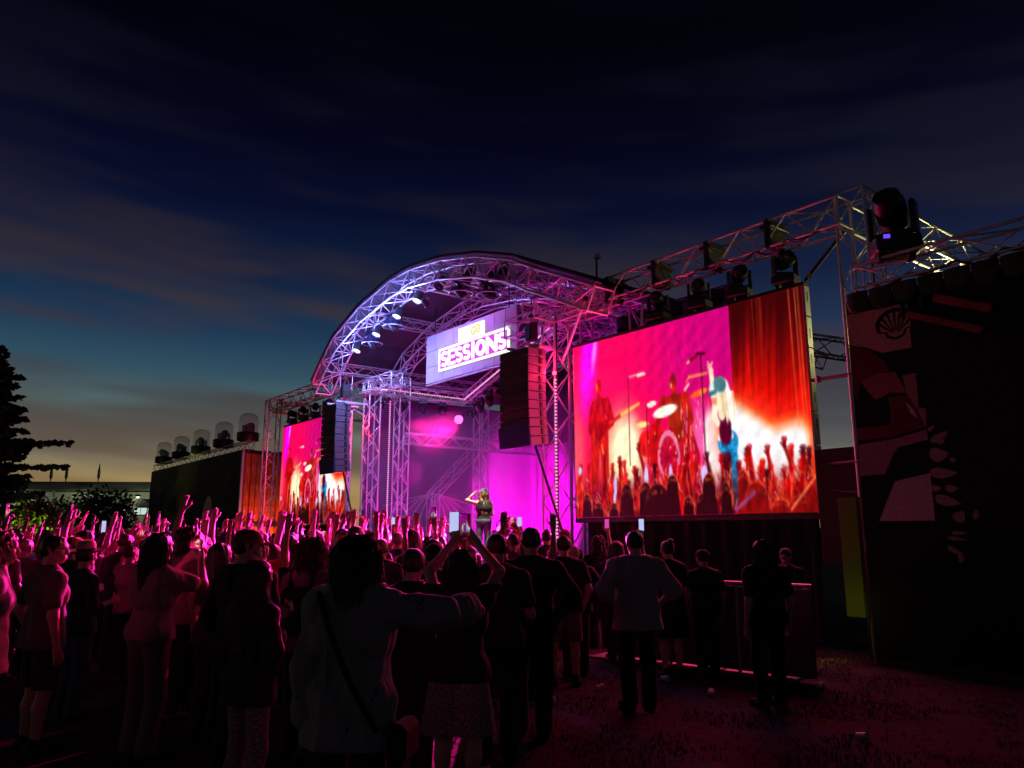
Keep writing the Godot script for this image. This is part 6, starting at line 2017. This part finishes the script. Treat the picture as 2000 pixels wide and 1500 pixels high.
	person("man in shorts with bare legs standing right of the tall man", 0.60, 9.2, 1.68, 4.0, {"la": "front", "ra": "pocket", "hair": "short", "top": "tee", "topm": M.cloth_navy, "bot": "shorts", "botm": M.cloth_beige, "skin": M.skin_light, "stance": 0.13})
	person("stooped bald man in a dark jacket beside the man in shorts", 0.78, 9.8, 1.56, 8.0, {"w": 1.1, "la": "front", "ra": "hip", "hair": "none", "top": "jacket", "topm": M.cloth_charcoal, "lean": Vector3(0, 0, -0.05)})
	person("person in a red cap in front of the right tower", 0.82, 12.2, 1.76, 6.0, {"la": "front", "ra": "front", "hat": "cap", "hatm": M.cloth_red, "topm": M.cloth_black})
	person("man in a loose pale short-sleeved shirt and black trousers", 1.25, 8.0, 1.73, 10.0, {"w": 1.1, "la": "hip", "ra": "hip", "hair": "short", "hcell": 0.008, "top": "elbow", "off": 0.034, "hem": 0.78, "fold": 0.02, "topm": M.cloth_white, "bot": "trousers", "botm": M.cloth_black, "cell": 0.014})
	var lw := person("woman in a dark dress with tied hair raising a phone with her left arm", 1.92, 9.7, 1.62, 18.0, {"fem": true, "la": "onephone", "ra": "down", "hair": "bun", "hairm": M.hair_brown, "top": "tee", "topm": M.cloth_black, "bot": "skirt", "botm": M.cloth_black})
	phone_for(lw, "l", "small phone held up right of the pale shirt", M.display_pale)
	var cw := person("curly-haired woman raising one arm with a phone below the near screen", 1.34, 12.2, 1.66, 10.0, {"fem": true, "la": "front", "ra": "onephone", "hair": "curly", "hairm": M.hair_brown, "topm": M.cloth_charcoal})
	phone_for(cw, "r", "phone held up below the left corner of the near screen", M.display_pink)
	person("dark-haired person half hidden left of the pale shirt", 1.46, 11.0, 1.60, 8.0, {"fem": true, "la": "front", "ra": "front", "hair": "bob", "topm": M.cloth_black})
	person("person in a dark cap leaning at the crowd barrier", 2.40, 9.9, 1.50, 20.0, {"w": 1.1, "la": "front", "ra": "loose", "hair": "crop", "hat": "cap", "topm": M.cloth_black})
	person("woman with long straight hair in a black printed tee, alone on the right", 2.58, 8.1, 1.64, 14.0, {"fem": true, "w": 1.06, "la": "down", "ra": "loose", "hair": "long", "hairm": M.hair_brown, "hcell": 0.008, "top": "tee", "off": 0.024, "topm": M.cloth_black, "botm": M.cloth_black, "cell": 0.014})
	var st := person("steward in a blue cap with a green lanyard behind the barrier", 3.72, 10.7, 1.50, 150.0, {"la": "down", "ra": "front", "hair": "short", "hat": "cap", "hatm": M.denim, "topm": M.cloth_black})
	var ly := thing("lanyard", "green lanyard round the steward's neck", "lanyard", st.position)
	part("ribbon", tube([Vector3(-0.07, 1.27, 0.10), Vector3(-0.06, 1.15, 0.15), Vector3(0.0, 1.02, 0.165), Vector3(0.06, 1.15, 0.15), Vector3(0.07, 1.27, 0.10)], 0.008), mk("ribbon_green", lin(0.05, 0.35, 0.15), 0.7), ly)
	part("pass", bevel_box(Vector3(0.07, 0.10, 0.006), 0.002), M.cup_white, ly, Transform3D(Basis(), Vector3(0, 0.97, 0.17)))
	# shoulder bag of the woman in the olive jacket
	var bg := thing("shoulder_bag", "black bag strap across the olive jacket's back", "bag", Vector3(-0.78, 0, -3.95), deg_to_rad(-12.0))
	var sp := []
	for k in 13:
		var f := k / 12.0
		var ph := lerpf(-1.05, 1.05, f)
		sp.append(Vector3(lerpf(-0.13, 0.19, f), lerpf(1.42, 0.80, f) , 0.075 + 0.125 * cos(ph)))
	part("strap", tube(sp, 0.016, 6), M.cloth_black, bg)
	part("bag", bevel_box(Vector3(0.10, 0.18, 0.24), 0.03), M.cloth_black, bg, Transform3D(Basis(), Vector3(0.27, 0.74, 0.0)))
	crowd()

func rucksack(o: Node3D, label: String) -> void:
	var t := thing("rucksack", label, "bag", o.position, o.rotation.y)
	part("sack", geo_mesh(net([[Vector3(-0.07, 1.02, 0.20), Vector3(0.07, 1.02, 0.20), 0.085, 0.085], [Vector3(-0.06, 1.22, 0.19), Vector3(0.06, 1.22, 0.19), 0.075, 0.075]], 0.015, 0.0, 0.06)), M.cloth_black, t)
	part("pocket", geo_mesh(net([[Vector3(-0.05, 1.0, 0.275), Vector3(0.05, 1.0, 0.275), 0.05, 0.05]], 0.012, 0.0, 0.02)), M.cloth_charcoal, t)
	for s in [-1.0, 1.0]:
		part("strap", tube([Vector3(s * 0.09, 1.22, 0.16), Vector3(s * 0.10, 1.40, 0.12), Vector3(s * 0.11, 1.465, 0.02), Vector3(s * 0.11, 1.36, -0.13)], 0.018), M.cloth_black, t)

func crowd() -> void:
	# kinds of spectator; each is built once and copied
	var kinds := [
		["spectator with both arms straight up", {"la": "up", "ra": "up", "hair": "short", "top": "tee"}],
		["spectator with arms up and apart", {"fem": true, "la": "upout", "ra": "upout", "hair": "bob", "top": "tank"}],
		["spectator with one fist raised", {"la": "front", "ra": "upfist", "hair": "short", "top": "tee"}],
		["long-haired spectator waving one arm", {"fem": true, "la": "wave", "ra": "front", "hair": "long", "top": "tee"}],
		["spectator clapping overhead", {"fem": true, "la": "clap", "ra": "clap", "hair": "bun", "top": "tee"}],
		["spectator filming with both hands", {"la": "phonehigh", "ra": "phonehigh", "hair": "crop", "top": "tee"}],
		["long-haired spectator filming with one hand", {"fem": true, "la": "front", "ra": "onephone", "hair": "long", "top": "tank"}],
		["spectator in a cap with arms lowered", {"la": "front", "ra": "front", "hat": "cap", "top": "long"}],
		["curly-haired spectator with one arm up", {"fem": true, "la": "up", "ra": "down", "hair": "curly", "top": "tee"}],
		["short-haired spectator with arms lowered", {"la": "down", "ra": "front", "hair": "short", "top": "long"}],
		["bob-haired spectator with arms lowered", {"fem": true, "la": "front", "ra": "front", "hair": "bob", "top": "tank"}],
		["spectator reaching both hands forward and up", {"la": "upfront", "ra": "upfront", "hair": "crop", "top": "tee"}],
	]
	var cloth := [M.cloth_black, M.cloth_charcoal, M.cloth_navy, M.cloth_grey, M.cloth_black, M.cloth_pink, M.cloth_black, M.cloth_red, M.cloth_mauve, M.cloth_green, M.denim, M.cloth_charcoal]
	var hairm := [M.hair_dark, M.hair_brown, M.hair_dark, M.hair_blond, M.hair_red, M.hair_brown]
	var skins := [M.skin_light, M.skin_mid, M.skin_light, M.skin_light, M.skin_mid, M.skin_dark]
	var proto := []
	for k in kinds:
		var sp: Dictionary = k[1].duplicate()
		sp.merge({"cell": 0.024, "fine": 0.009, "hcell": 0.013, "shoes": false})
		var n := Node3D.new()
		figure(n, sp)
		n.set_meta("hand_l", last_hand[-1.0])
		n.set_meta("hand_r", last_hand[1.0])
		proto.append(n)
	var spots := []
	var taken_by := []
	for c in get_children():
		if c.has_meta("category") and c.get_meta("category") == "person":
			taken_by.append(Vector2(c.position.x, -c.position.z))
	var d := 7.6
	while d < 21.0:
		var step := 0.66 + (d - 7.6) * 0.018
		var x := -0.70 * d
		while x < 0.085 * d - 0.4:
			var p := Vector2(x + rng.randf_range(-0.18, 0.18), d + rng.randf_range(-0.18, 0.18))
			var ok := true
			for q in taken_by:
				if p.distance_to(q) < 0.60:
					ok = false
			# stay clear of the stage front and of the container
			var rel := Vector3(p.x, 0, -p.y) - STAGE_O
			if rel.dot(STAGE_Z) < 1.9:
				ok = false
			if ok:
				spots.append(p)
			x += step
		d += 0.66 + (d - 7.6) * 0.022
	var n_phone := 0
	for k in spots.size():
		var p: Vector2 = spots[k]
		var far := clampf((p.y - 8.0) / 12.0, 0.0, 1.0)
		var i := rng.randi() % kinds.size()
		if p.y < 9.5 and i in [0, 1, 4, 5] and rng.randf() < 0.7:
			i = [7, 9, 10, 3][rng.randi() % 4]
		if far > 0.4 and i in [7, 9, 10] and rng.randf() < 0.6:
			i = [0, 1, 2, 11, 8, 3][rng.randi() % 6]
		# the singer stays in view: nobody lifts an arm on the line to her
		var sight := p.x / p.y
		if sight > -0.055 and sight < -0.022 and p.y > 8.6:
			continue
		if sight > -0.062 and sight < -0.018:
			i = [7, 9, 10][k % 3]
		var o: Node3D = proto[i].duplicate()
		o.name = numbered("person")
		add_child(o)
		o.position = Vector3(p.x, 0, -p.y)
		var hgt := rng.randf_range(1.56, 1.78) - (0.1 if sight > -0.062 and sight < -0.018 else 0.0)
		o.scale = Vector3.ONE * (hgt / 1.735)
		o.rotation = Vector3(rng.randf_range(-0.05, 0.03), deg_to_rad(face_stage(p.x, p.y, 1.0, -1.0) + rng.randf_range(-26, 26)), rng.randf_range(-0.07, 0.07))
		var cm: StandardMaterial3D = cloth[rng.randi() % cloth.size()]
		var hm: Material = hairm[rng.randi() % hairm.size()]
		var sm: Material = skins[rng.randi() % skins.size()]
		for c in o.get_children():
			var nm := String(c.name)
			if nm.begins_with("shirt"):
				c.material_override = cm
			elif nm.begins_with("hair"):
				c.material_override = hm
			elif nm.begins_with("body"):
				c.material_override = sm
			elif nm.begins_with("trousers"):
				c.material_override = [M.denim, M.cloth_black, M.cloth_charcoal][k % 3]
		var tone: String = String(cm.resource_name).replace("cloth_", "")
		var hn: String = String(hm.resource_name).replace("hair_", "")
		var where := "near row" if p.y < 9.4 else ("second row" if p.y < 11.2 else ("middle row" if p.y < 14.5 else "far row"))
		where += " far left" if sight < -0.48 else (" left" if sight < -0.30 else (" left of centre" if sight < -0.14 else " at centre"))
		tag(o, "%s, %s top, %s hair, %s" % [kinds[i][0], tone, hn, where], "person", "packed crowd before the stage")
		o.set_meta("row", "%s, %s top, %s hair, %s" % [kinds[i][0], tone, hn, where.substr(0, where.find("row") + 3)])
		if i in [5, 6] and n_phone < 22:
			var m: Material = [M.phone_video, M.phone_video_cool, M.display_pale][n_phone % 3]
			phone_for(o, "b" if i == 5 else "r", "lit phone lifted by a spectator in a %s top, %s" % [tone, where], m, i == 5 and n_phone % 2 == 0)
			n_phone += 1
	# spectators whose labels coincide are told apart by their order from the left
	var same := {}
	for c in get_children():
		if c.has_meta("row"):
			var l: String = c.get_meta("label")
			if not same.has(l):
				same[l] = []
			same[l].append(c)
	for l in same:
		var a: Array = same[l]
		if a.size() < 2:
			continue
		a.sort_custom(func(p, q): return p.position.x / -p.position.z < q.position.x / -q.position.z)
		for k in a.size():
			var side := "leftmost" if k == 0 else ("rightmost" if k == a.size() - 1 else "middle")
			a[k].set_meta("label", a[k].get_meta("row") + " " + side + " one")
	for n in proto:
		n.free()
	print("crowd ", spots.size())

func build_details() -> void:
	# paper cups trodden into the grass
	var cup := lathe([Vector2(0.001, 0.0), Vector2(0.028, 0.0), Vector2(0.031, 0.03), Vector2(0.038, 0.095), Vector2(0.040, 0.098), Vector2(0.036, 0.095), Vector2(0.029, 0.006)], 16)
	var cs := [[1.20, 5.0], [0.92, 8.9], [2.1, 8.6], [-0.25, 5.9], [2.9, 6.9], [1.75, 9.5], [0.35, 8.2], [3.4, 9.0]]
	var cl := ["alone on the open grass in front", "by the bare feet of the man in shorts", "behind the pale shirt man", "at the foot of the patterned skirt", "right of the lone long-haired woman", "near the barrier's foot", "left of the man in shorts", "at the barrier's near end"]
	for k in cs.size():
		var t := thing("paper_cup", "crushed white paper cup " + cl[k], "cup", Vector3(cs[k][0], 0.036, -cs[k][1]), rng.randf() * TAU, "paper cups on the grass")
		part("cup", cup, M.cup_white, t, Transform3D(Basis(Vector3.BACK, 1.45).scaled(Vector3(1, 0.8, 1)), Vector3.ZERO))
	# stage monitors and flight cases along the front edge
	for k in 4:
		var t := thing("floor_monitor", "%s wedge monitor on the stage's front edge" % ["leftmost", "second", "third", "rightmost"][k], "loudspeaker", S(-3.0 + 2.3 * k, 1.08, 0.2), STAGE_TURN + PI, "wedge monitors on stage")
		var g := Geo.new()
		g_quad(g, Vector3(-0.28, 0, 0.2), Vector3(-0.28, 0.34, -0.02), Vector3(0.28, 0.34, -0.02), Vector3(0.28, 0, 0.2))
		g_quad(g, Vector3(0.28, 0, -0.2), Vector3(0.28, 0.34, -0.02), Vector3(-0.28, 0.34, -0.02), Vector3(-0.28, 0, -0.2))
		g_quad(g, Vector3(-0.28, 0, -0.2), Vector3(-0.28, 0.34, -0.02), Vector3(-0.28, 0.34, -0.02), Vector3(-0.28, 0, 0.2))
		g_quad(g, Vector3(0.28, 0, 0.2), Vector3(0.28, 0.34, -0.02), Vector3(0.28, 0.34, -0.02), Vector3(0.28, 0, -0.2))
		part("cabinet", geo_mesh(g), M.black_plastic, t)
		part("grille", bevel_box(Vector3(0.50, 0.34, 0.02), 0.006), M.grille, t, Transform3D(Basis(Vector3.RIGHT, -0.575), Vector3(0, 0.17, 0.10)))
	stage_haze()

func stage_haze() -> void:
	var v := FogVolume.new()
	v.name = "stage_haze"
	v.shape = RenderingServer.FOG_VOLUME_SHAPE_BOX
	v.size = Vector3(12.0, 3.9, 9.0)
	var m := FogMaterial.new()
	m.density = 0.02
	m.albedo = Color(1, 1, 1)
	v.material = m
	add_child(v)
	v.position = S(-1.2, 3.05, -4.7)
	v.rotation.y = STAGE_TURN
	v.set_meta("kind", "stuff")
	tag(v, "thin magenta-lit haze hanging inside the stage", "haze")
